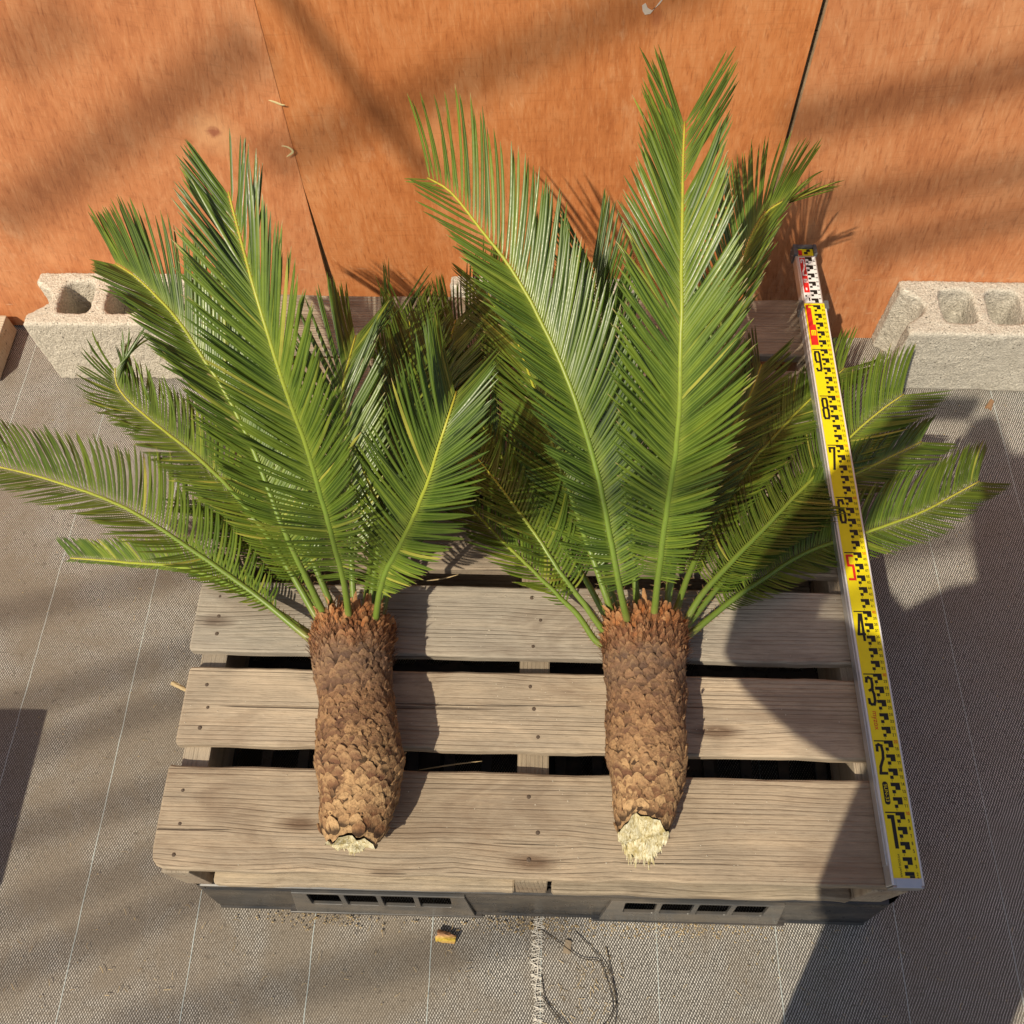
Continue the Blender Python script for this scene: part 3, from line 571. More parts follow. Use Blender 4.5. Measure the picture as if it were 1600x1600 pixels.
# the one-metre mark and the stretch of the next section that shows
red.rect(0.909, 1.0, FL + 0.0024, FL + 0.0152); digit(yel, '1', 0.955, 0.9975, FL + 0.0055, FL + 0.0175, 0.0046); digit(yel, 'm', 0.930, 0.942, FL + 0.0050, FL + 0.0135, 0.0022)
wp_ = plate('white_face', 1.008, 1.118, 0.0072, 0.0385, HT - 0.0027, M['white'], st)
ink2 = Print(HT - 0.0025); red2 = Print(HT - 0.0024); wh2 = Print(HT - 0.0020)
for k in range(6): 
    n = 1.118 - k * 0.02
    ink2.rect(n - 0.005, n, E0, E1); ink2.rect(n - 0.010, n - 0.005, E2, E1); ink2.rect(n - 0.0148, n - 0.0102, E0 + .001, E2)
red2.rect(1.032, 1.116, 0.0090, E0 - 0.0006); digit(wh2, '2', 1.072, 1.113, 0.0102, E0 - 0.0012, 0.0026); digit(wh2, 'm', 1.055, 1.064, 0.0108, E0 - 0.002, 0.0016); digit(wh2, '0', 1.037, 1.043, 0.0125, E0 - 0.005, 0.0026)
ink2.rect(1.022, 1.026, 0.0095, 0.0125); ink2.rect(1.012, 1.020, 0.0150, 0.0175)
for k in range(11):
    t = 1.016 + k * 0.01
    for q in range(2):
        if t < 1.114: ink2.rect(t, t + 0.003, 0.0340 + q * 0.0022, 0.0354 + q * 0.0022)
ink.out('black_marks', M['ink'], fy); red.out('metre_mark', M['red'], fy); five.out('red_numeral', M['red'], fy); nums.out('centimetre_numbers', M['ink'], fy); rnums.out('decimetre_numbers', M['red'], fy); yel.out('yellow_numbers', M['yellow'], fy)
ink2.out('black_marks', M['ink'], wp_); red2.out('red_marks', M['red'], wp_); wh2.out('white_numbers', M['white'], wp_)
let = Print(HT + 0.0004); V, F = text_mesh('myzox', 0.0105); let.mesh(V, F, 0.2290, FL + 0.0098, R(-90)); let.out('maker_lettering', M['red'], fy)
pill = Print(HT + 0.00035); ou = rrect(-0.0160, -0.0038, 0.0160, 0.0038, 0.0037, 5); V, F = curve_mesh([ou], 0.0); pill.mesh(V, F, 0.1255, FL + 0.0082, R(-90)); pill.out('model_badge', M['ink'], fy)
let = Print(HT + 0.0007); V, F = text_mesh('SUN-33', 0.0066); V[:, 0] *= 1.15; let.mesh(V, F, 0.1255, FL + 0.0082, R(-90)); let.out('model_lettering', M['yellow'], fy)
let = Print(HT + 0.0004); V, F = text_mesh('MYZOX JAPAN', 0.0040); V[:, 0] *= 1.12; let.mesh(V, F, 0.0290, FL + 0.0110, R(-90)); let.out('small_lettering', M['ink'], fy)
sbox('collar', 0.992, 1.010, -0.0035, 0.0035, 0.001, HT + 0.0022, M['cap']); sbox('collar', 0.992, 1.010, Wd - 0.0035, Wd + 0.0045, 0.001, HT + 0.0022, M['cap'])
sbox('top_cap', 1.1225, 1.147, 0.000, 0.0080, 0.0, HT + 0.0015, M['cap']); sbox('top_cap', 1.1225, 1.147, Wd - 0.0062, Wd, 0.0, HT + 0.0015, M['cap']); sbox('top_cap', 1.1395, 1.1472, 0.0082, Wd - 0.0064, 0.0, HT + 0.0005, M['cap'])
sbox('third_tube', 1.1225, 1.139, 0.0084, Wd - 0.0066, 0.004, HT - 0.004, M['alu'])
yp = plate('yellow_face', 1.1225, 1.139, 0.0086, Wd - 0.0068, HT - 0.0037, M['yellow'], st); i3 = Print(HT - 0.0035); i3.rect(1.126, 1.132, 0.020, 0.027); i3.rect(1.132, 1.138, 0.025, 0.032); i3.out('black_marks', M['ink'], yp); r3 = Print(HT - 0.0034); r3.rect(1.123, 1.136, 0.0095, 0.0165); r3.out('red_marks', M['red'], yp)
for t in (0.996, 1.128, 1.142):
    V, F = tube_geo([S(t, -0.0038 if t < 1.01 else -0.0004, 0.016), S(t, -0.0055 if t < 1.01 else -0.0016, 0.016)], 0.0016, 8); obj('rivet', V, F, M['steel'], st)

# ------------------------------------------------------------------ palms
def unit(a): return a / (np.linalg.norm(a) + 1e-12)
def leaflet(P0, T, Sd, N, side, a, L, w, keel, bend, droop, twist, lift, r, K=9):
    d0 = math.cos(a) * T + math.sin(a) * (side * math.cos(keel) * Sd + math.sin(keel) * N)
    u = np.linspace(0, 1, K); D = d0[None] + bend * (u ** 1.3)[:, None] * T[None] + droop * (u ** 2)[:, None] * np.array([0, 0, -1.0])[None] + lift * (u ** 2.2)[:, None] * N[None]
    D /= np.linalg.norm(D, axis=1)[:, None]; P = P0 + np.vstack([np.zeros(3), np.cumsum((D[:-1] + D[1:]) / 2 * (L / (K - 1)), axis=0)])
    Nl = N[None] - (D @ N)[:, None] * D; Nl /= np.linalg.norm(Nl, axis=1)[:, None]; Wv = np.cross(D, Nl)
    tw = side * (twist * (1 - 0.5 * u))[:, None]; Wv, Nl = Wv * np.cos(tw) + Nl * np.sin(tw), Nl * np.cos(tw) - Wv * np.sin(tw)
    ww = w * np.where(u < 0.12, 0.45 + 0.55 * u / 0.12, 1.0) * np.sqrt(np.clip(1 - np.clip((u - 0.45) / 0.55, 0, 1) ** 2.4, 0.006, 1))
    h = ww[:, None] / 2; fo = 0.40; V = np.stack([P - Wv * h - Nl * h * fo, P, P + Wv * h - Nl * h * fo], 1).reshape(-1, 3)
    uv = np.stack([np.tile([0, 0.5, 1.0], K), np.repeat(u, 3)], 1); return V, uv
LF = np.array([(3 * i + j, 3 * i + j + 1, 3 * i + 4 + j, 3 * i + 3 + j) for i in range(8) for j in (0, 1)])
def frond_geo(pts, k, seed):
    """rachis curve and every leaflet of one frond"""
    r = np.random.default_rng(seed); P, L = spline(pts, 48); P[1:-1] += np.cumsum(r.normal(0, 0.00035, (46, 3)), 0) * np.sin(np.linspace(0, np.pi, 46))[:, None]
    _, T = frames(P); u = np.linspace(0, 1, 48); rad = 0.0043 * (1 - u) ** 0.9 + 0.0011 + 0.0030 * np.exp(-u / 0.05)
    toc = unit(np.array(CAM) - P[24]); base_n = unit(toc * 0.75 + np.array([0, -0.15, 0.5])); leaves = []; side_n = {}
    bare = k.get('bare', 0.13) / L; n = int((L * (1 - bare)) / k.get('sp', 0.0046)); curl = k.get('curl', 0.0); wv = r.normal(0, 1, 6)
    for side, Lm in ((-1, k['l']), (1, k['r'])):
        for i in range(n):
            s = i / (n - 1); uu = bare + (1 - bare) * min(s, 0.995) + (0.3 if side > 0 else -0.2) * 0.004 / L
            uu = min(max(uu, 0), 0.998); x = uu * 47; j = min(int(x), 46); f = x - j; p = P[j] * (1 - f) + P[j + 1] * f; t = unit(T[j] * (1 - f) + T[j + 1] * f)
            N = base_n - (base_n @ t) * t; N = unit(N); Sd = np.cross(t, N); ro = R(k.get('roll', 0)); N, Sd = N * math.cos(ro) + Sd * math.sin(ro), Sd * math.cos(ro) - N * math.sin(ro)
            prof = (0.24 + 0.76 * min(1, s / 0.36) ** 0.9) * (1 if s < 0.78 else 1 - (k.get('tpl', k.get('tp', 0.20)) if side < 0 else k.get('tp', 0.20)) * ((s - 0.78) / 0.22))
            wave = 1 + 0.05 * math.sin(9 * s + wv[0]) + 0.04 * math.sin(23 * s + wv[1])
            a = R(k['a0'] + (k['a1'] - k['a0']) * s ** 0.55 + r.normal(0, 1.5) + 3 * math.sin(14 * s + wv[2 + (side > 0)]))
            if k.get('ragged') and side > 0 and s > 0.80 and r.random() < 0.42: continue
            if k.get('ragged') and s > 0.80: a += R(r.normal(0, 4.0) + (7 if side > 0 else 0))
            if k.get('sparse') and s > 0.72 and (i % 2 or side < 0 and i % 4): continue
            if s > 0.55: a += R(k.get('fan', 0) * (s - 0.55) / 0.45 * (1 if side > 0 else 0.3))
            odd = r.random() < 0.055; ll = Lm * prof * wave * (1 + r.normal(0, 0.035)) * (r.uniform(0.55, 0.9) if odd else 1)
            cu = curl * s * s
            V, uv = leaflet(p + N * 0.0012 + Sd * side * 0.0016, t, Sd, N, side, a + (r.normal(0, 0.12) if odd else 0), ll, k.get('w', 0.0043) * (0.72 + 0.28 * min(1, s / 0.2)) * (1 - 0.25 * s ** 3),
                            R(k.get('k', 20) + r.normal(0, 3)), k.get('bend', 0.20) + r.normal(0, 0.05), k.get('droop', 0.13) + r.normal(0, 0.07) + (0.35 * abs(r.normal()) if odd else 0) + cu * (0.4 + r.normal(0, .5)), R(17 + r.normal(0, 5)), r.normal(-0.05, 0.07) + cu * (0.9 + r.normal(0, 0.6)) * (1 if r.random() < .75 else -1), r)
            tint = np.clip(0.44 + k.get('tint', 0) + 0.10 * math.sin(5 * s + wv[4]) + r.normal(0, 0.14) + (0.45 if r.random() < 0.02 else 0) + (0.12 if s < 0.18 else 0), 0.02, 0.98)
            leaves.append((ll, V, uv, tint))
    return P, rad, leaves
def make_frond(palm, pts, k, seed, single):
    P, rad, leaves = frond_geo(pts, k, seed); V, F = tube_geo(P, rad, 8); uv = np.zeros((len(V), 2)); uv[:, 1] = np.repeat(np.linspace(0, 1, 48), 8); tt = np.full(len(V), 0.75 + k.get('tint', 0) * 1.2)
    fo = obj('frond', V, F, M['rachis'], palm, uv=uv, tint=tt, smooth=True)
    order = sorted(range(len(leaves)), key=lambda i: -leaves[i][0]); own = set(order[:single]); rest = [i for i in range(len(leaves)) if i not in own]
    for i in own:
        _, V, uv, ti = leaves[i]; obj('leaflet', V, LF, M['leaf'], fo, uv=uv, tint=np.full(len(V), ti), smooth=True)
    if rest:
        V = np.vstack([leaves[i][1] for i in rest]); uv = np.vstack([leaves[i][2] for i in rest]); F = np.vstack([LF + 27 * q for q in range(len(rest))]); ti = np.repeat([leaves[i][3] for i in rest], 27)
        obj('leaflets', V, F, M['leaf'], fo, uv=uv, tint=ti, smooth=True, kind='stuff')
    # short spines along the bare stalk
    b = MB(); r = np.random.default_rng(seed + 5)
    for i in range(16):
        x = 3 + i * 0.42; j = int(x); p = P[j] + (P[j + 1] - P[j]) * (x - j); _, T = frames(P); t = T[j]; sd = unit(np.cross(t, unit(np.array(CAM) - p))) * (1 if i % 2 else -1); d = unit(sd + 0.7 * t + r.normal(0, .15, 3)); l = 0.003 + 0.0045 * i / 16
        b.tube([p + sd * rad[j] * 0.8, p + sd * rad[j] * 0.8 + d * l], [0.0008, 0.0002], 4)
    b.out('stalk_spines', M['rachis'], fo, kind='stuff')
    return len(own)

def scale_template(seed, pointed):
    """one leaf-base scale: x across, y towards the crown, z outwards, about 1 x 1"""
    r = np.random.default_rng(seed); V = []; UV = []; nu, nv = 6, 5
    for j in range(nv):
        v = j / (nv - 1); wd = [0.34, 0.85, 1.04, 1.0, 0.58][j] if not pointed else [0.6, 0.92, 0.85, 0.55, 0.12][j]
        for i in range(nu):
            u = i / (nu - 1) * 2 - 1; arch = (1 - u * u) * [0.0, 0.02, 0.08, 0.16, 0.22][j]
            V.append((u * wd / 2 + r.normal(0, .018), v - 0.55 + arch + r.normal(0, .018), [0.02, 0.18, 0.36, 0.48, 0.46][j] + (1 - u * u) * 0.17 + r.normal(0, .034))); UV.append((i / (nu - 1), v))
    F = [(j * nu + i, j * nu + i + 1, (j + 1) * nu + i + 1, (j + 1) * nu + i) for j in range(nv - 1) for i in range(nu - 1)]
    ring = list(range(nu)) + [j * nu + nu - 1 for j in range(1, nv)] + [(nv - 1) * nu + i for i in range(nu - 2, -1, -1)] + [j * nu for j in range(nv - 2, 0, -1)]
    b = len(V)
    for q in ring: x, y, z = V[q]; V.append((x * 0.86, (y + 0.05) * 0.86 - 0.05, -0.35)); UV.append((UV[q][0], UV[q][1] * 0.3))
    n = len(ring); F += [(ring[i], b + i, b + (i + 1) % n, ring[(i + 1) % n]) for i in range(n)]
    return np.array(V), F, np.array(UV)
def make_trunk(palm, axis, mat, seed, shear, front):
    """axis: rows of (x, y, radius) from the cut end to the crown"""
    r = np.random.default_rng(seed); A = np.array(axis); ys = np.linspace(A[0, 1], A[-1, 1], 46); X = np.interp(ys, A[:, 1], A[:, 0]); Rd = np.interp(ys, A[:, 1], A[:, 2]); zc = ZT + 0.0015 + np.maximum(Rd, 0.052)
    k = 40; th = np.linspace(0, 2 * np.pi, k, endpoint=False)
    def surf(s, t, out=0.0):
        """s 0..1 along, t angle from the top"""
        y = ys[0] + s * (ys[-1] - ys[0]); x, rr, z = np.interp(y, ys, X), np.interp(y, ys, Rd) + out, np.interp(y, ys, zc)
        sq = 1.0 + 0.022 * math.sin(5 * t + 17 * s + seed) + 0.016 * math.sin(3 * t - 31 * s + 2 * seed) + 0.05 * math.sin(2 * t + seed) + 0.03 * math.sin(3 * t + 2 * seed + 6 * s)
        yy = y + shear * math.cos(t) * max(0.0, 1 - s * 5)
        yy += (0.0035 * math.sin(3 * t + seed) + 0.0025 * math.sin(7 * t + 2.1 * seed) + 0.0018 * math.sin(13 * t)) * max(0.0, 1 - s * 12)
        return np.array([x + rr * sq * math.sin(t), yy, max(z + rr * 0.97 * math.cos(t), ZT + 0.002)])
    V = np.array([surf(i / 45, t, -0.0045 + r.normal(0, 0.0006)) for i in range(46) for t in th]); F = [(i * k + j, i * k + (j + 1) % k, (i + 1) * k + (j + 1) % k, (i + 1) * k + j) for i in range(45) for j in range(k)]
    F.append(tuple(45 * k + j for j in range(k))[::-1]); uv = np.full((len(V), 2), 0.5)
    tr = obj('trunk', V, F, mat, palm, uv=uv, tint=np.full(len(V), 0.85))
    # cut end: a rough disc with torn fibres
    c = V[:k].mean(0); rings = 9; Vc = [c]; 
    for q in range(1, rings + 1):
        for j in range(k):
            p = c + (V[j] - c) * (q / rings) * (1.02 if q < rings else 1.05); g = noise.noise(Vector((p[0] * 160, p[2] * 55, seed))) * 0.0018 + r.normal(0, 0.0003) - 0.0005 * (q > rings - 2)
            Vc.append(p + np.array([0, g - 0.0030, g * 0.3]))
    Fc = [(0, 1 + j, 1 + (j + 1) % k) for j in range(k)] + [(1 + q * k + j, 1 + (q + 1) * k + j, 1 + (q + 1) * k + (j + 1) % k, 1 + q * k + (j + 1) % k) for q in range(rings - 1) for j in range(k)]
    obj('cut_face', Vc, Fc, M['cut'], tr, smooth=True)
    b = MB()
    for q in range(int(40 * front)):
        t = math.pi + r.normal(0, 0.50); j = int(t / (2 * math.pi) * k) % k; p = V[j] + (c - V[j]) * r.uniform(0.0, 0.10); d = unit(np.array([r.normal(0, .28), -1.0, r.normal(0, .14)])); l = r.uniform(0.004, 0.017) * front
        q1 = p + d * l; q1[2] = max(q1[2], ZT + 0.0016); sd = np.array([0.0011, 0, 0.0003]); b.add([p - sd, p + sd, q1 + sd * .4, q1 - sd * .4], [(0, 1, 2, 3)])
    b.out('torn_fibres', M['cut'], tr, kind='stuff')
    T = [(scale_template(seed * 90 + q, q > 8)) for q in range(14)]; ME = []
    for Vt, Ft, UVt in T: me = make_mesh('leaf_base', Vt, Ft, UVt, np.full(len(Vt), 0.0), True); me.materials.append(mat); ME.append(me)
    todo = []; length = ys[-1] - ys[0]; s = 0.016; row = 0
    while s < 0.965:
        topn = max(0.0, (s - 0.72) / 0.28); rr = np.interp(ys[0] + s * length, ys, Rd); wdt = (0.0172 - 0.0030 * s) * (1 - 0.18 * topn); n = int(round(2 * math.pi * rr / (wdt * 0.90))); h = 0.0094 * (1 - 0.10 * topn)
        for i in range(n):
            t = (i + 0.5 * (row % 2)) / n * 2 * math.pi + row * 0.045 + r.normal(0, 0.022); t = (t + math.pi) % (2 * math.pi) - math.pi; ss = s + r.normal(0, 0.0045) + 0.010 * math.sin(t * 2 + seed)
            if ss < 0.030: continue
            e = 0.004; p = surf(ss, t, -0.0040); du = unit(surf(ss, t + 0.02) - surf(ss, t - 0.02)); dy = unit(surf(min(ss + 0.02, 1), t) - surf(max(ss - 0.02, 0), t)); nz = unit(np.cross(du, dy))
            if p[2] < ZT + 0.004: continue
            rot = r.normal(0, 0.11); dx = du * math.cos(rot) + dy * math.sin(rot); dy2 = unit(dy * math.cos(rot) - du * math.sin(rot) + nz * (0.04 + 0.24 * topn + r.normal(0, 0.07))); nz = unit(np.cross(dx, dy2)); dx = np.cross(dy2, nz)
            sx, sy, sz = wdt * r.uniform(0.88, 1.35), (0.0182 + 0.004 * topn) * r.uniform(0.85, 1.25), 0.0046 * (0.75 + 0.5 * s) * r.uniform(0.7, 1.35)
            mt = np.eye(4); mt[:3, 0] = dx * sx; mt[:3, 1] = dy2 * sy; mt[:3, 2] = nz * sz; mt[:3, 3] = p
            todo.append((nz[2] + 0.25 * -nz[1], mt, r.integers(0, 9) if topn < 0.45 + 0.2 * r.normal() else r.integers(9, 14)))
        s += h / length; row += 1
    todo.sort(key=lambda q: -q[0]); o0 = np.array(off(tr))
    for _, mt, q in todo[:300]:
        o = bpy.data.objects.new('leaf_base', ME[q]); link(o, tr); m2 = mt.copy(); m2[:3, 3] -= o0; o.matrix_local = Matrix(m2.tolist())
    VV, FF, UU, TT = [], [], [], []; bse = 0
    for _, mt, q in todo[300:]:
        Vt, Ft, UVt = T[q]; VV.append(Vt @ mt[:3, :3].T + mt[:3, 3]); FF += [tuple(i + bse for i in f) for f in Ft]; UU.append(UVt); TT.append(np.full(len(Vt), r.random())); bse += len(Vt)
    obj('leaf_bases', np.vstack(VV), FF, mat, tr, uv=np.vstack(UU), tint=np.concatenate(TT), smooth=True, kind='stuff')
    # crown: papery cataphylls round the rim and a tuft between the stalks
    for q in range(185):
        inner = q >= 115; s0 = 0.885 + 0.105 * r.random() if not inner else 0.99; t = r.uniform(-2.3, 2.3); p = surf(s0, t, -0.003 if not inner else -0.018 - 0.034 * r.random())
        nz = unit(np.array([math.sin(t), 0, math.cos(t)])); d = unit(np.array([0, 1.0, 0]) + nz * ((0.10 + 0.22 * r.random()) if not inner else 0.12) + r.normal(0, .13, 3)); l = (0.009 + 0.010 * r.random()) if not inner else (0.014 + 0.026 * r.random() ** 2); w = (0.0060 + 0.0050 * r.random()) * (1 if not inner else 0.7); sd = unit(np.cross(d, nz))
        Vp = []; UVp = []
        for i in range(4):
            u = i / 3; c0 = p + d * l * u + nz * 0.004 * r.normal() * u * u + nz * 0.005 * u * (1 - u); hw = w * [0.5, 0.54, 0.50, 0.24][i]
            Vp += [c0 - sd * hw, c0 + nz * hw * 0.55, c0 + sd * hw]; UVp += [(0, u), (.5, u), (1, u)]
        Fp = [(3 * i + j, 3 * i + j + 1, 3 * i + 4 + j, 3 * i + 3 + j) for i in range(3) for j in (0, 1)]
        obj('cataphyll', Vp, Fp, M['fibre'], tr, uv=Vp and UVp, tint=np.full(12, np.clip(r.normal(0.5, 0.22) if not inner else r.normal(.78, .15), 0, 1)), smooth=True)
    b = MB()
    for q in range(520):
        t = r.uniform(-2.2, 2.2); s0 = r.uniform(0.80, 1.0); p = surf(s0, t, 0.0); nz = np.array([math.sin(t), 0, math.cos(t)]); d = unit(nz * r.uniform(.2, .8) + np.array([r.normal(0, .3), r.uniform(.3, 1), 0])); l = r.uniform(.005, .015)
        b.tube([p, p + d * l * .6, p + d * l + np.array([0, 0, -.001])], [0.0004, 0.00035, 0.0002], 3, False)
    b.out('crown_hair', M['fibre'], tr, kind='stuff')
    FV, FF_, FU, FT = [], [], [], []                        # loose bark flakes standing off the scales
    for q in range(170):
        t = r.uniform(-2.2, 2.2); s0 = r.uniform(0.05, 0.95); p = surf(s0, t, 0.0005); nz = np.array([math.sin(t), 0, math.cos(t)]); d = unit(np.array([0, 1.0, 0]) + nz * r.uniform(0.1, 0.9) + r.normal(0, .3, 3)); sd = unit(np.cross(d, nz)); l = r.uniform(.003, .008) * (0.6 + 0.6 * s0); w = r.uniform(.001, .0032)
        nb = len(FV); FV += [p - sd * w, p + sd * w, p + d * l + sd * w * r.uniform(0, .8), p + d * l * r.uniform(.6, 1) - sd * w * .6]; FF_.append((nb, nb + 1, nb + 2, nb + 3)); FU += [(0.5, r.uniform(.5, 1))] * 4; FT += [r.random()] * 4
    obj('bark_flakes', FV, FF_, mat, tr, uv=FU, tint=FT, kind='stuff')
    return tr
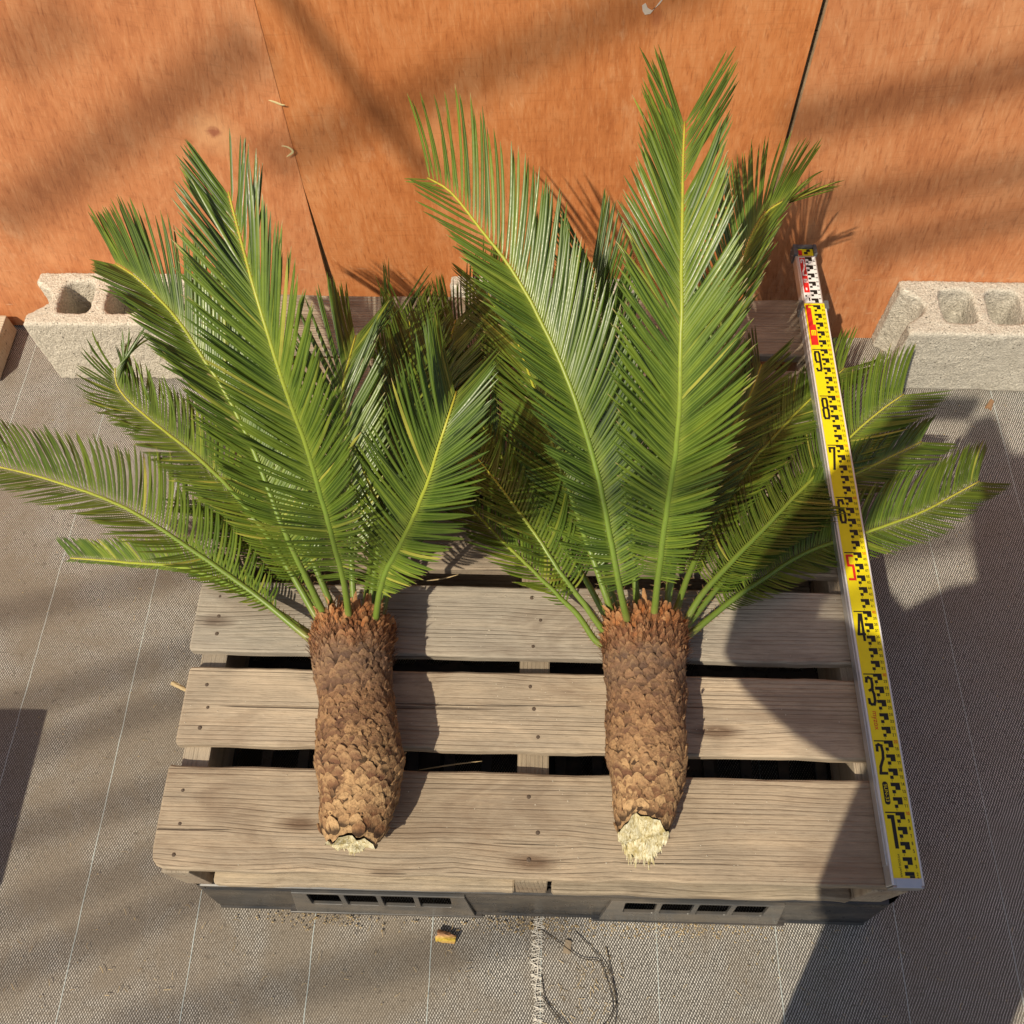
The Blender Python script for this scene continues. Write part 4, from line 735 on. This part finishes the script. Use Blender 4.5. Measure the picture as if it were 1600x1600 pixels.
FRONDS = [
    ('L1', [(-0.291, 0.4993, 0.335), (-0.3264, 0.5018, 0.335), (-0.4222, 0.5673, 0.36), (-0.5296, 0.6357, 0.37), (-0.6444, 0.7042, 0.37), (-0.7636, 0.7544, 0.36), (-0.8837, 0.7908, 0.35), (-0.9204, 0.7981, 0.345)], dict(l=0.085, r=0.135, roll=25, a0=84, a1=40, k=18, sp=0.0062, w=0.0044, bend=0.55, droop=0.28)),
    ('L1b', [(-0.2904, 0.5025, 0.3315), (-0.3245, 0.5107, 0.325), (-0.4372, 0.5832, 0.31), (-0.5649, 0.6465, 0.28), (-0.6804, 0.6735, 0.24), (-0.8072, 0.6985, 0.2)], dict(l=0.012, r=0.07, roll=10, a0=66, a1=34, k=10, sp=0.0058, w=0.0044, bend=0.3, tint=0.05, droop=0.1)),
    ('L2', [(-0.285, 0.5028, 0.3385), (-0.3092, 0.5116, 0.345), (-0.3738, 0.6017, 0.38), (-0.4501, 0.6994, 0.39), (-0.5337, 0.7851, 0.38), (-0.6172, 0.8579, 0.36), (-0.699, 0.9283, 0.34), (-0.7308, 0.9646, 0.345), (-0.7325, 0.9876, 0.36)], dict(l=0.09, r=0.12, roll=10, a0=70, a1=35, k=15, curl=1.3, bend=0.55, droop=0.28)),
    ('L3', [(-0.281, 0.5029, 0.3403), (-0.2978, 0.512, 0.35), (-0.3211, 0.5497, 0.44), (-0.3435, 0.5907, 0.51), (-0.367, 0.6412, 0.555), (-0.3872, 0.686, 0.59), (-0.4154, 0.7368, 0.63), (-0.4497, 0.7831, 0.66), (-0.4874, 0.8318, 0.68), (-0.5469, 0.8898, 0.69), (-0.5973, 0.9309, 0.68)], dict(l=0.095, r=0.145, roll=4, a0=72, a1=26, k=28, bare=0.15, bend=0.3, tpl=0.55)),
    ('L4', [(-0.272, 0.5024, 0.3438), (-0.272, 0.5107, 0.36), (-0.2659, 0.5375, 0.47), (-0.2665, 0.5575, 0.56), (-0.2701, 0.577, 0.63), (-0.2788, 0.6125, 0.71), (-0.2962, 0.6537, 0.79), (-0.3206, 0.7219, 0.86), (-0.3449, 0.7943, 0.895), (-0.356, 0.8285, 0.91)], dict(l=0.125, r=0.125, roll=-14, a0=72, a1=22, k=32, big=1, tp=0.42, bare=0.15, tpl=0.34, sp=0.0043, w=0.0045, ragged=1)),
    ('L5', [(-0.278, 0.5061, 0.3368), (-0.289, 0.5211, 0.34), (-0.3286, 0.5991, 0.41), (-0.3826, 0.7057, 0.47), (-0.4391, 0.8262, 0.51), (-0.4833, 0.9187, 0.53), (-0.5187, 1.0071, 0.53)], dict(l=0.09, r=0.13, roll=5, a0=65, a1=22, k=25, tint=-0.2)),
    ('L6', [(-0.2702, 0.5049, 0.3403), (-0.2667, 0.5177, 0.35), (-0.2735, 0.6002, 0.41), (-0.2853, 0.7307, 0.47), (-0.2909, 0.8055, 0.52), (-0.2908, 0.8364, 0.535), (-0.2843, 0.8714, 0.545), (-0.2788, 0.9212, 0.54)], dict(l=0.135, r=0.12, roll=0, a0=65, a1=24, k=25)),
    ('L7', [(-0.2675, 0.5063, 0.3368), (-0.2591, 0.5218, 0.34), (-0.2575, 0.6534, 0.345), (-0.2545, 0.7471, 0.35), (-0.2519, 0.8751, 0.355), (-0.2518, 0.9946, 0.37), (-0.2509, 1.0899, 0.39)], dict(l=0.12, r=0.13, roll=30, a0=60, a1=24, k=30, curl=0.35, tint=-0.25, sp=0.0075, w=0.0036)),
    ('L8', [(-0.2608, 0.5037, 0.3438), (-0.24, 0.5144, 0.36), (-0.2097, 0.5439, 0.48), (-0.1639, 0.5678, 0.59), (-0.1332, 0.5891, 0.67), (-0.1152, 0.6182, 0.72), (-0.1059, 0.6418, 0.74), (-0.0994, 0.6773, 0.74)], dict(l=0.145, r=0.1, roll=0, a0=75, a1=28, k=22, bare=0.13, bend=0.32)),
    ('L9', [(-0.2599, 0.5068, 0.3333), (-0.2373, 0.523, 0.33), (-0.2182, 0.6566, 0.34), (-0.1684, 0.8469, 0.36), (-0.1288, 0.9837, 0.38), (-0.0948, 1.064, 0.39), (-0.0659, 1.1285, 0.39)], dict(l=0.165, r=0.1, roll=-10, a0=65, a1=32, k=15, curl=0.35, tint=-0.22, bend=0.55, droop=0.28, sp=0.0075, w=0.0036)),
    ('L10', [(-0.2643, 0.5053, 0.3368), (-0.2501, 0.5189, 0.34), (-0.2311, 0.6199, 0.37), (-0.1979, 0.7384, 0.4), (-0.1835, 0.8445, 0.42), (-0.1831, 0.9247, 0.43), (-0.1977, 0.9828, 0.43)], dict(l=0.12, r=0.1, roll=-6, a0=65, a1=28, k=16, curl=0.3, tint=-0.1)),
    ('L11', [(-0.2807, 0.5038, 0.3333), (-0.2968, 0.5146, 0.33), (-0.3522, 0.5817, 0.33), (-0.4263, 0.6622, 0.32), (-0.5012, 0.724, 0.31), (-0.5646, 0.7644, 0.3)], dict(l=0.08, r=0.11, roll=12, a0=65, a1=30, k=12, curl=0.3, tint=-0.15)),
    ('L12', [(-0.2607, 0.5065, 0.3368), (-0.2398, 0.5222, 0.34), (-0.2164, 0.6202, 0.37), (-0.1879, 0.7386, 0.4), (-0.1721, 0.8569, 0.42), (-0.156, 0.9471, 0.435), (-0.1408, 1.0442, 0.43)], dict(l=0.14, r=0.11, roll=-4, a0=66, a1=28, k=16, tint=-0.1, bend=0.34, droop=0.2)),
    ('L13', [(-0.2654, 0.506, 0.3368), (-0.2532, 0.5209, 0.34), (-0.2401, 0.6258, 0.38), (-0.226, 0.7551, 0.41), (-0.2164, 0.8616, 0.43), (-0.2104, 0.9553, 0.44), (-0.2166, 1.0348, 0.44)], dict(l=0.11, r=0.12, roll=6, a0=64, a1=26, k=20, tint=-0.12, bend=0.3, droop=0.2)),
    ('R1', [(0.1403, 0.5078, 0.3298), (0.098, 0.5166, 0.32), (0.0684, 0.5606, 0.32), (0.0329, 0.6027, 0.315), (-0.0382, 0.6805, 0.31), (-0.1038, 0.7549, 0.3), (-0.1489, 0.7934, 0.295)], dict(l=0.08, r=0.1, roll=20, a0=65, a1=30, k=15, sp=0.0062, w=0.0044, bend=0.55, droop=0.28)),
    ('R2', [(0.1444, 0.5088, 0.3385), (0.1098, 0.5196, 0.345), (0.065, 0.5603, 0.39), (0.0302, 0.5954, 0.42), (-0.0033, 0.6412, 0.44), (-0.0384, 0.6892, 0.445), (-0.0722, 0.7431, 0.435), (-0.0941, 0.7805, 0.42)], dict(l=0.085, r=0.125, roll=32, a0=84, a1=40, k=18, sp=0.0062, w=0.0044, bend=0.55, droop=0.28)),
    ('R3', [(0.1496, 0.5118, 0.3403), (0.1248, 0.5281, 0.35), (0.101, 0.5734, 0.39), (0.08, 0.6213, 0.42), (0.0638, 0.6658, 0.43), (0.0316, 0.753, 0.45), (-0.001, 0.8628, 0.46), (-0.0279, 0.9493, 0.46), (-0.0396, 1.0025, 0.45)], dict(l=0.11, r=0.11, roll=5, a0=72, a1=26, k=20)),
    ('R4', [(0.1559, 0.5088, 0.3438), (0.1426, 0.5195, 0.36), (0.1186, 0.5357, 0.47), (0.0955, 0.5932, 0.56), (0.0709, 0.6593, 0.63), (0.0397, 0.7272, 0.69), (0.0015, 0.7977, 0.73), (-0.0364, 0.8557, 0.76), (-0.0787, 0.9072, 0.78), (-0.1182, 0.9589, 0.79), (-0.1526, 0.9952, 0.78)], dict(l=0.1, r=0.15, roll=6, a0=74, a1=26, k=26, big=1, tp=0.1, sp=0.0044, bare=0.15, sparse=1, fan=18, w=0.0047, bend=0.26, tpl=0.65)),
    ('R5', [(0.1607, 0.5137, 0.3368), (0.1564, 0.5337, 0.34), (0.1414, 0.6302, 0.43), (0.1179, 0.7391, 0.52), (0.0957, 0.8377, 0.6), (0.0797, 0.8864, 0.665), (0.07, 0.933, 0.69)], dict(l=0.115, r=0.125, roll=5, a0=60, a1=24, k=25, tint=-0.06)),
    ('R6', [(0.1664, 0.509, 0.3438), (0.1727, 0.5202, 0.36), (0.1689, 0.5569, 0.5), (0.1686, 0.6001, 0.62), (0.1686, 0.6533, 0.73), (0.164, 0.7183, 0.8), (0.1629, 0.785, 0.84), (0.164, 0.8511, 0.87), (0.1669, 0.9138, 0.885), (0.1709, 0.9681, 0.895)], dict(l=0.128, r=0.122, roll=-3, a0=72, a1=24, k=28, big=1, tp=0.18, bare=0.15, sp=0.0043, w=0.0046, ragged=1, tpl=0.12)),
    ('R7', [(0.1728, 0.5122, 0.3385), (0.191, 0.5294, 0.345), (0.2101, 0.6415, 0.41), (0.2332, 0.7582, 0.475), (0.2598, 0.8862, 0.54), (0.2805, 0.9522, 0.585), (0.2981, 1.0059, 0.615), (0.3272, 1.071, 0.64), (0.3758, 1.111, 0.645)], dict(l=0.15, r=0.095, roll=-25, a0=62, a1=26, k=22, tint=0.06)),
    ('R8', [(0.1768, 0.5141, 0.3368), (0.2024, 0.5347, 0.34), (0.2345, 0.6194, 0.345), (0.2753, 0.7001, 0.34), (0.3367, 0.8067, 0.33), (0.4028, 0.8993, 0.31), (0.4799, 0.9934, 0.285), (0.5506, 1.063, 0.287)], dict(l=0.125, r=0.085, roll=-12, a0=68, a1=28, k=12, bend=0.55, droop=0.28)),
    ('R9', [(0.1806, 0.5106, 0.3368), (0.2133, 0.5247, 0.34), (0.2491, 0.5812, 0.36), (0.3084, 0.6488, 0.355), (0.3813, 0.7327, 0.33), (0.4358, 0.7987, 0.305), (0.484, 0.853, 0.288), (0.5416, 0.9185, 0.288), (0.5937, 0.9619, 0.3), (0.6381, 0.9942, 0.305)], dict(l=0.135, r=0.1, roll=-12, a0=84, a1=40, k=12, bend=0.55, droop=0.28)),
    ('R10', [(0.1854, 0.5113, 0.3315), (0.227, 0.5267, 0.325), (0.3013, 0.591, 0.315), (0.3688, 0.6426, 0.3), (0.4264, 0.6846, 0.29), (0.4822, 0.7108, 0.286), (0.5367, 0.7306, 0.286), (0.5925, 0.7523, 0.285), (0.6514, 0.7802, 0.28), (0.7519, 0.8408, 0.27)], dict(l=0.115, r=0.07, roll=-16, a0=84, a1=40, k=10, bend=0.55, droop=0.28)),
    ('R11', [(0.1826, 0.5127, 0.3333), (0.2189, 0.5307, 0.33), (0.2911, 0.6219, 0.33), (0.3726, 0.7149, 0.315), (0.4579, 0.7865, 0.295), (0.5299, 0.835, 0.288), (0.5889, 0.8683, 0.287), (0.6639, 0.9127, 0.28)], dict(l=0.09, r=0.09, roll=-5, a0=66, a1=30, k=8, tint=-0.1, bend=0.55, droop=0.28)),
    ('R13', [(0.1487, 0.512, 0.335), (0.1222, 0.5288, 0.335), (0.0673, 0.6245, 0.35), (0.0018, 0.7273, 0.365), (-0.0566, 0.818, 0.37), (-0.101, 0.8886, 0.375), (-0.136, 0.9431, 0.37)], dict(l=0.09, r=0.13, roll=12, a0=70, a1=28, k=14, tint=-0.08, bend=0.45, droop=0.25)),
    ('R14', [(0.153, 0.5125, 0.3368), (0.1343, 0.5302, 0.34), (0.0905, 0.654, 0.38), (0.0405, 0.7833, 0.41), (-0.0065, 0.9023, 0.43), (-0.0557, 1.0103, 0.44), (-0.0912, 1.1059, 0.44)], dict(l=0.1, r=0.12, roll=8, a0=66, a1=28, k=18, tint=-0.1, bend=0.3, droop=0.2)),
    ('R12', [(0.175, 0.5137, 0.335), (0.1972, 0.5335, 0.335), (0.2103, 0.6383, 0.35), (0.2558, 0.7581, 0.36), (0.3038, 0.8553, 0.36), (0.3535, 0.9453, 0.36), (0.3813, 1.0123, 0.36)], dict(l=0.1, r=0.1, roll=0, a0=62, a1=26, k=18, tint=-0.2)),
]
for tag, loc, label, axis, seed, shear, front in (
        ('L', (-0.245, 0.375, ZT), 'left cut cycad palm lying on the pallet, its lowest frond reaching out over the mat', [(-0.2440, 0.218, 0.0400), (-0.2440, 0.232, 0.0490), (-0.2405, 0.274, 0.0575), (-0.2425, 0.318, 0.0648), (-0.2470, 0.363, 0.0618), (-0.2550, 0.410, 0.0575), (-0.2640, 0.448, 0.0598), (-0.2710, 0.500, 0.0630), (-0.2730, 0.535, 0.0610)], 1, 0.001, 0.45),
        ('R', (0.160, 0.375, ZT), 'taller right cut cycad palm beside the yellow staff, its pale trunk end sliced slanting', [(0.1520, 0.236, 0.0385), (0.1530, 0.252, 0.0420), (0.1590, 0.283, 0.0490), (0.1620, 0.327, 0.0585), (0.1620, 0.372, 0.0598), (0.1640, 0.419, 0.0600), (0.1620, 0.467, 0.0622), (0.1630, 0.510, 0.0648), (0.1640, 0.542, 0.0620)], 2, 0.020, 1.0)):
    palm = thing('cycad_palm', loc, label, 'palm', 'cut cycad palms on the pallet')
    make_trunk(palm, axis, m_trunk('cycad_leaf_base', palm), seed, shear, front)
    left = 300
    mine = [(n, p, k) for n, p, k in FRONDS if n[0] == tag]
    mine.sort(key=lambda q: -(2 if q[2].get('big') else 0) - len(q[1]) * 0.01)
    for i, (n, p, k) in enumerate(mine):
        left -= make_frond(palm, p, k, 100 * seed + i, min(left, 150) if i < 3 else 0)

# ------------------------------------------------------------------ small things lying about
def strip(P, w, up_v=(0, 0, 1)):
    P, T = frames(P); Wd_ = np.cross(T, np.array(up_v, float)); V = []; n = len(P)
    for i in range(n):
        h = w / 2 * math.sqrt(max(0.02, 1 - (2 * i / (n - 1) - 1) ** 2)); V += [P[i] - Wd_[i] * h, P[i] + np.array(up_v) * 0.0006, P[i] + Wd_[i] * h]
    return V, [(3 * i + j, 3 * i + j + 1, 3 * i + 4 + j, 3 * i + 3 + j) for i in range(n - 1) for j in (0, 1)]
for P, lab in (([(-0.462, 0.607), (-0.452, 0.603), (-0.442, 0.598), (-0.436, 0.5975)], 'pale dry leaflet stuck flat on the plywood, upper of two scraps by the left seam'),
               ([(-0.462, 0.512), (-0.455, 0.511), (-0.448, 0.507), (-0.444, 0.500), (-0.449, 0.494), (-0.458, 0.488)], 'pale dry curled leaflet on the plywood, lower of two scraps by the left seam')):
    Q, _ = spline([(x, YW - 0.0062, z) for x, z in P], 12); V, F = strip(Q, 0.0042, (0, -1, 0)); props(obj('leaf_scrap', V, F, M['pale_leaf'], smooth=True), lab, 'leaf scrap', 'leaf scraps on the plywood')
def chip(name, x, y, z, rz_, sx, sy, sz, mat, lab, cat, seed):
    r = np.random.default_rng(seed); V = []; n = 9; k = 4
    for i in range(n):
        u = i / (n - 1)
        for j in range(7):
            v = j / 6; px = (u - .5) * sx + r.normal(0, sx * .02); py = (v - .5) * sy * (1 - .25 * u) + r.normal(0, sy * .03); pz = sz * (0.25 + 0.75 * math.sin(math.pi * (0.15 + 0.7 * v))) + r.normal(0, sz * .05); c, s = math.cos(rz_), math.sin(rz_); V.append((x + px * c - py * s, y + px * s + py * c, z + pz))
    top = len(V); V += [(a, b_, max(z + 0.0005, c_ - sz * 0.6)) for a, b_, c_ in V]
    F = [(i * 7 + j, (i + 1) * 7 + j, (i + 1) * 7 + j + 1, i * 7 + j + 1) for i in range(n - 1) for j in range(6)]; F += [tuple(q + top for q in f[::-1]) for f in F]
    edge = [j for j in range(7)] + [i * 7 + 6 for i in range(1, n)] + [(n - 1) * 7 + j for j in range(5, -1, -1)] + [i * 7 for i in range(n - 2, 0, -1)]
    m_ = len(edge); F += [(edge[q], edge[(q + 1) % m_], edge[(q + 1) % m_] + top, edge[q] + top) for q in range(m_)]
    return props(obj(name, V, F, mat), lab, cat)
g = G('cut_stalk', 0.6, 0.3); sx_ = g.n('SeparateXYZ', {0: g.obj()}).outputs[1]; g.col(g.ramp(g.step(sx_, -0.010, 0.008), (0.0, (0.50, 0.28, 0.12)), (0.35, (0.58, 0.42, 0.05)), (0.7, (0.60, 0.33, 0.17)), (1.0, (0.25, 0.12, 0.06)))); M['stalk'] = g.m
chip('stalk_chip', -0.134, 0.127, 0.0, R(-12), 0.031, 0.018, 0.014, M['stalk'], 'yellow cut stalk chip lying on the mat in front of the pallet', 'plant scrap', 3)
chip('bark_chip', -0.547, 0.452, 0.262, R(-25), 0.030, 0.007, 0.006, M['straw'], 'dry straw coloured sliver jutting from the left end of a slat', 'plant scrap', 4)
chip('dead_leaf', 0.953, 1.186, 0.001, R(60), 0.024, 0.013, 0.007, m_plain('brown_leaf', (0.30, 0.17, 0.085), 0.8), 'small brown dead leaf by the foot of the right block', 'leaf', 5)
chip('soil_clod', 0.062, 0.118, 0.0008, R(80), 0.020, 0.013, 0.003, m_plain('pale_clod', (0.30, 0.235, 0.16), 0.95), 'flat pale soil clod inside the twine loop on the mat', 'clod', 6)
# thin dark twine in loose loops
b = MB()
for pts in ([(0.012, 0.148), (0.052, 0.122), (0.085, 0.102), (0.112, 0.099), (0.124, 0.074), (0.132, 0.046), (0.130, 0.024), (0.112, 0.004), (0.098, -0.004), (0.070, 0.003), (0.045, 0.022), (0.022, 0.045)],
            [(0.075, 0.142), (0.100, 0.118), (0.122, 0.094), (0.134, 0.066), (0.139, 0.044), (0.130, 0.020), (0.116, -0.006), (0.098, -0.022), (0.080, -0.026), (0.060, -0.012)],
            [(0.125, 0.120), (0.131, 0.085), (0.137, 0.050), (0.136, 0.015), (0.120, -0.010)], [(0.020, 0.080), (0.028, 0.040), (0.048, 0.012), (0.068, -0.020), (0.076, -0.030)]):
    Q, _ = spline([(x, y, 0.0015 + 0.0028 * abs(math.sin(7 * i))) for i, (x, y) in enumerate(pts)], 60); b.tube(Q, 0.00062, 5)
props(b.out('twine', M['dark_thread']), 'thin dark twine in loose loops on the mat beside the frayed edge', 'twine')
# litter too small to count: straw bits and crumbs on the mat, grit on the slats
b = MB(); r = np.random.default_rng(77)
def crumb(x, y, z, s):
    a = r.random() * 6.28; V = [(x + s * math.cos(a + q * 2.09) * r.uniform(.6, 1.2), y + s * math.sin(a + q * 2.09) * r.uniform(.6, 1.2), z) for q in range(3)] + [(x, y, z + s * r.uniform(.5, 1.1))]; b.add(V, [(0, 1, 3), (1, 2, 3), (2, 0, 3)])
def bit(x, y, z, l):
    a = r.random() * 6.28; c = r.normal(0, .6); P = [(x + l * (t - .5) * math.cos(a + c * t), y + l * (t - .5) * math.sin(a + c * t), z + 0.0008 + 0.002 * math.sin(3 * t) * r.random()) for t in np.linspace(0, 1, 5)]; b.tube(P, 0.00028 + .00025 * r.random(), 3, False)
for q in range(330): bit(r.uniform(-1.1, 1.1), r.uniform(-0.05, 1.25) if q % 3 else r.uniform(0.02, 0.17), 0.0005, r.uniform(.003, .013))
for q in range(90): bit(r.normal(0.095, .03), r.normal(0.05, .035), 0.0005, r.uniform(.004, .014))
for q in range(900): crumb(r.uniform(-1.1, 1.1), r.uniform(-0.05, 1.25), 0.0, r.uniform(.0008, .0022))
for q in range(700): crumb(r.normal(r.choice([-0.33, -0.02, 0.05, 0.2, 0.3]), .06), r.normal(0.150, .008), 0.0, r.uniform(.0008, .0028))
b.out('straw_litter', M['straw'], kind='stuff', origin=(0, 0, 0))
b = MB()
for q in range(520):
    ya, yb_ = rows[int(r.integers(0, 5))]; crumb(r.normal(r.choice([-0.05, 0.05, 0.3, -0.4]), .12), r.uniform(ya + .006, yb_ - .006), ZT + 0.0004, r.uniform(.0005, .0016))
b.out('pale_grit', m_plain('pale_grit', (0.66, 0.60, 0.48), 0.9), kind='stuff', origin=(0, 0, ZT))
b = MB(); Q, _ = spline([(0.330 - 0.62, 0.338, 0.20), (-0.12, 0.345, 0.235), (0.02 - 0.12, 0.352, 0.243)], 14); 
for P in ([(-0.180, 0.640, 0.262), (-0.150, 0.643, 0.266), (-0.125, 0.648, 0.272)], [(-0.175, 0.342, 0.225), (-0.12, 0.348, 0.24), (-0.075, 0.352, 0.25)]):
    Q, _ = spline(P, 12); V, F = strip(Q, 0.0022); o = obj('dry_leaflet', V, F, M['straw'], smooth=True); props(o, ('dry pale leaflet in the slat gap between the two palm crowns' if P[0][1] > .5 else 'dry pale leaflet in the slat gap between the two trunks'), 'leaf scrap')

# ------------------------------------------------------------------ out of the frame: pipes and crate added for their shade, and the photographer
pipes_root = thing('shade_pipes', (0, -2, 0), 'unseen steel pipes added high behind the camera to cast soft shade bands', 'added pipes')  # separate floating pipes, each added to cast one soft shade band
PIPES = [((-3.104, -1.697, 4.6), (-2.305, -1.41, 4.6), 0.0182), ((-2.902, -1.655, 4.9), (-2.693, -1.591, 4.9), 0.0133), ((-2.06, -0.92, 4.25), (-1.99, -1.33, 4.2), 0.0182), ((-2.465, -1.585, 4.6), (-1.55, -1.33, 4.6), 0.0157),
         ((-1.505, -1.524, 4.6), (-1.00, -1.43, 4.6), 0.0170), ((-1.443, -1.516, 4.4), (-0.90, -1.43, 4.4), 0.0157), ((-1.342, -1.594, 4.4), (-0.9, -1.50, 4.4), 0.0157),
         ((-3.15, -3.13, 4.3), (-2.55, -2.88, 4.3), 0.0121), ((-3.2, -3.155, 4.5), (-2.65, -2.94, 4.5), 0.0103), ((-3.1, -2.86, 4.3), (-2.60, -2.70, 4.3), 0.0121), ((-3.05, -2.706, 4.3), (-2.60, -2.53, 4.3), 0.0121),
         ((-3.2, -2.77, 4.5), (-2.60, -2.545, 4.5), 0.0133), ((-3.3, -2.588, 4.5), (-2.75, -2.43, 4.5), 0.0121), ((-2.70, -3.10, 4.3), (-1.95, -2.91, 4.3), 0.0121), ((-1.55, -2.35, 4.4), (-1.0, -2.2, 4.4), 0.0182), ((-2.1, -2.2, 4.4), (-1.5, -2.05, 4.4), 0.0145)]
far = -SUN_TRAVEL * 0.8                              # they are this much farther up towards the sun
for a, b2, w in PIPES:
    V, F = tube_geo([tuple(Vector(a) + far), tuple(Vector(b2) + far)], w, 8); obj('shade_pipe', V, F, M['steel'], pipes_root)
# unseen crate, shaped to cast the shade on the mat at the left edge
b = MB(); b.box((-1.38, -0.06, 0.0), (-1.065, 0.22, 0.33)); b.box((-1.39, -0.07, 0.331), (-1.055, 0.23, 0.36)); props(b.out('shade_crate', M['black'], bevel=0.004, origin=(-1.22, 0.08, 0)), 'unseen black crate left of the pallet, shaped for its shade on the mat', 'crate')
# the photographer: one skinned body, phone in both raised hands
def person():
    V = [(0.225, -0.46, 0.93), (0.190, -0.45, 1.10), (0.185, -0.43, 1.27), (0.195, -0.38, 1.40), (0.20, -0.31, 1.48), (0.18, -0.25, 1.57), (0.17, -0.22, 1.66),
         (0.03, -0.36, 1.385), (-0.12, -0.15, 1.24), (-0.055, -0.075, 1.58), (-0.045, -0.05, 1.655), (0.40, -0.36, 1.385), (0.43, -0.16, 1.22), (0.185, -0.085, 1.56), (0.155, -0.055, 1.645),
         (0.16, -0.46, 0.88), (0.165, -0.44, 0.48), (0.165, -0.47, 0.08), (0.165, -0.33, 0.04), (0.33, -0.46, 0.88), (0.35, -0.44, 0.48), (0.36, -0.47, 0.08), (0.36, -0.33, 0.04)]
    Ed = [(0, 1), (1, 2), (2, 3), (3, 4), (4, 5), (5, 6), (3, 7), (7, 8), (8, 9), (9, 10), (3, 11), (11, 12), (12, 13), (13, 14), (0, 15), (15, 16), (16, 17), (17, 18), (0, 19), (19, 20), (20, 21), (21, 22)]
    Rr = [.25, .26, .26, .20, .055, .085, .085, .105, .085, .050, .030, .105, .085, .050, .030, .095, .066, .042, .035, .095, .066, .042, .035]
    for hx, hy, hz, dx in ((-0.045, -0.05, 1.655, 1), (0.155, -0.055, 1.645, -1)):
        w = 10 if dx > 0 else 14
        for q in range(4):
            b0 = len(V); V.append((hx + 0.012 * dx, hy - 0.006, hz + 0.016 + 0.020 * (1.5 - q))); V.append((hx + 0.034 * dx, hy - 0.010, hz + 0.018 + 0.019 * (1.5 - q))); V.append((hx + 0.052 * dx, hy - 0.014, hz + 0.018 + 0.018 * (1.5 - q))); Ed += [(w, b0), (b0, b0 + 1), (b0 + 1, b0 + 2)]; Rr += [.012, .009, .008]
        b0 = len(V); V.append((hx + 0.02 * dx, hy - 0.035, hz + 0.0)); V.append((hx + 0.04 * dx, hy - 0.045, hz + 0.02)); Ed += [(w, b0), (b0, b0 + 1)]; Rr += [.012, .010]
    me = bpy.data.meshes.new('person'); me.from_pydata(V, Ed, []); me.materials.append(M['cloth']); o = bpy.data.objects.new('person', me); link(o)
    sk = o.modifiers.new('skin', 'SKIN'); sv = me.skin_vertices[0].data
    for i, q in enumerate(Rr): sv[i].radius = (q, q * (0.8 if i < 4 else 1)); sv[i].use_root = i == 0
    s = o.modifiers.new('smooth', 'SUBSURF'); s.levels = s.render_levels = 1
    dg = bpy.context.evaluated_depsgraph_get(); m2 = bpy.data.meshes.new_from_object(o.evaluated_get(dg)); o.modifiers.clear(); o.data = m2
    props(o, 'person in dark clothes standing behind the camera with both arms raised to a phone', 'person')
    b = MB()
    for q in range(7):
        a0, a1 = q / 7 * 1.6, (q + 1) / 7 * 1.6
        for k in range(14):
            t0, t1 = k / 14 * 2 * math.pi, (k + 1) / 14 * 2 * math.pi; P = lambda a, t: (0.173 + 0.098 * math.sin(a) * math.cos(t), -0.245 + 0.112 * math.sin(a) * math.sin(t), 1.645 + 0.115 * math.cos(a))
            b.add([P(a0, t0), P(a1, t0), P(a1, t1), P(a0, t1)], [(0, 1, 2, 3)])
    h = b.out('hair', M['hair']); h.parent = o
    ph = MB(); ph.box((-0.012, -0.026, 1.640), (0.125, -0.018, 1.716)); props(ph.out('phone', M['ink'], bevel=0.002), 'black phone held level in both hands of the person', 'phone')
person()
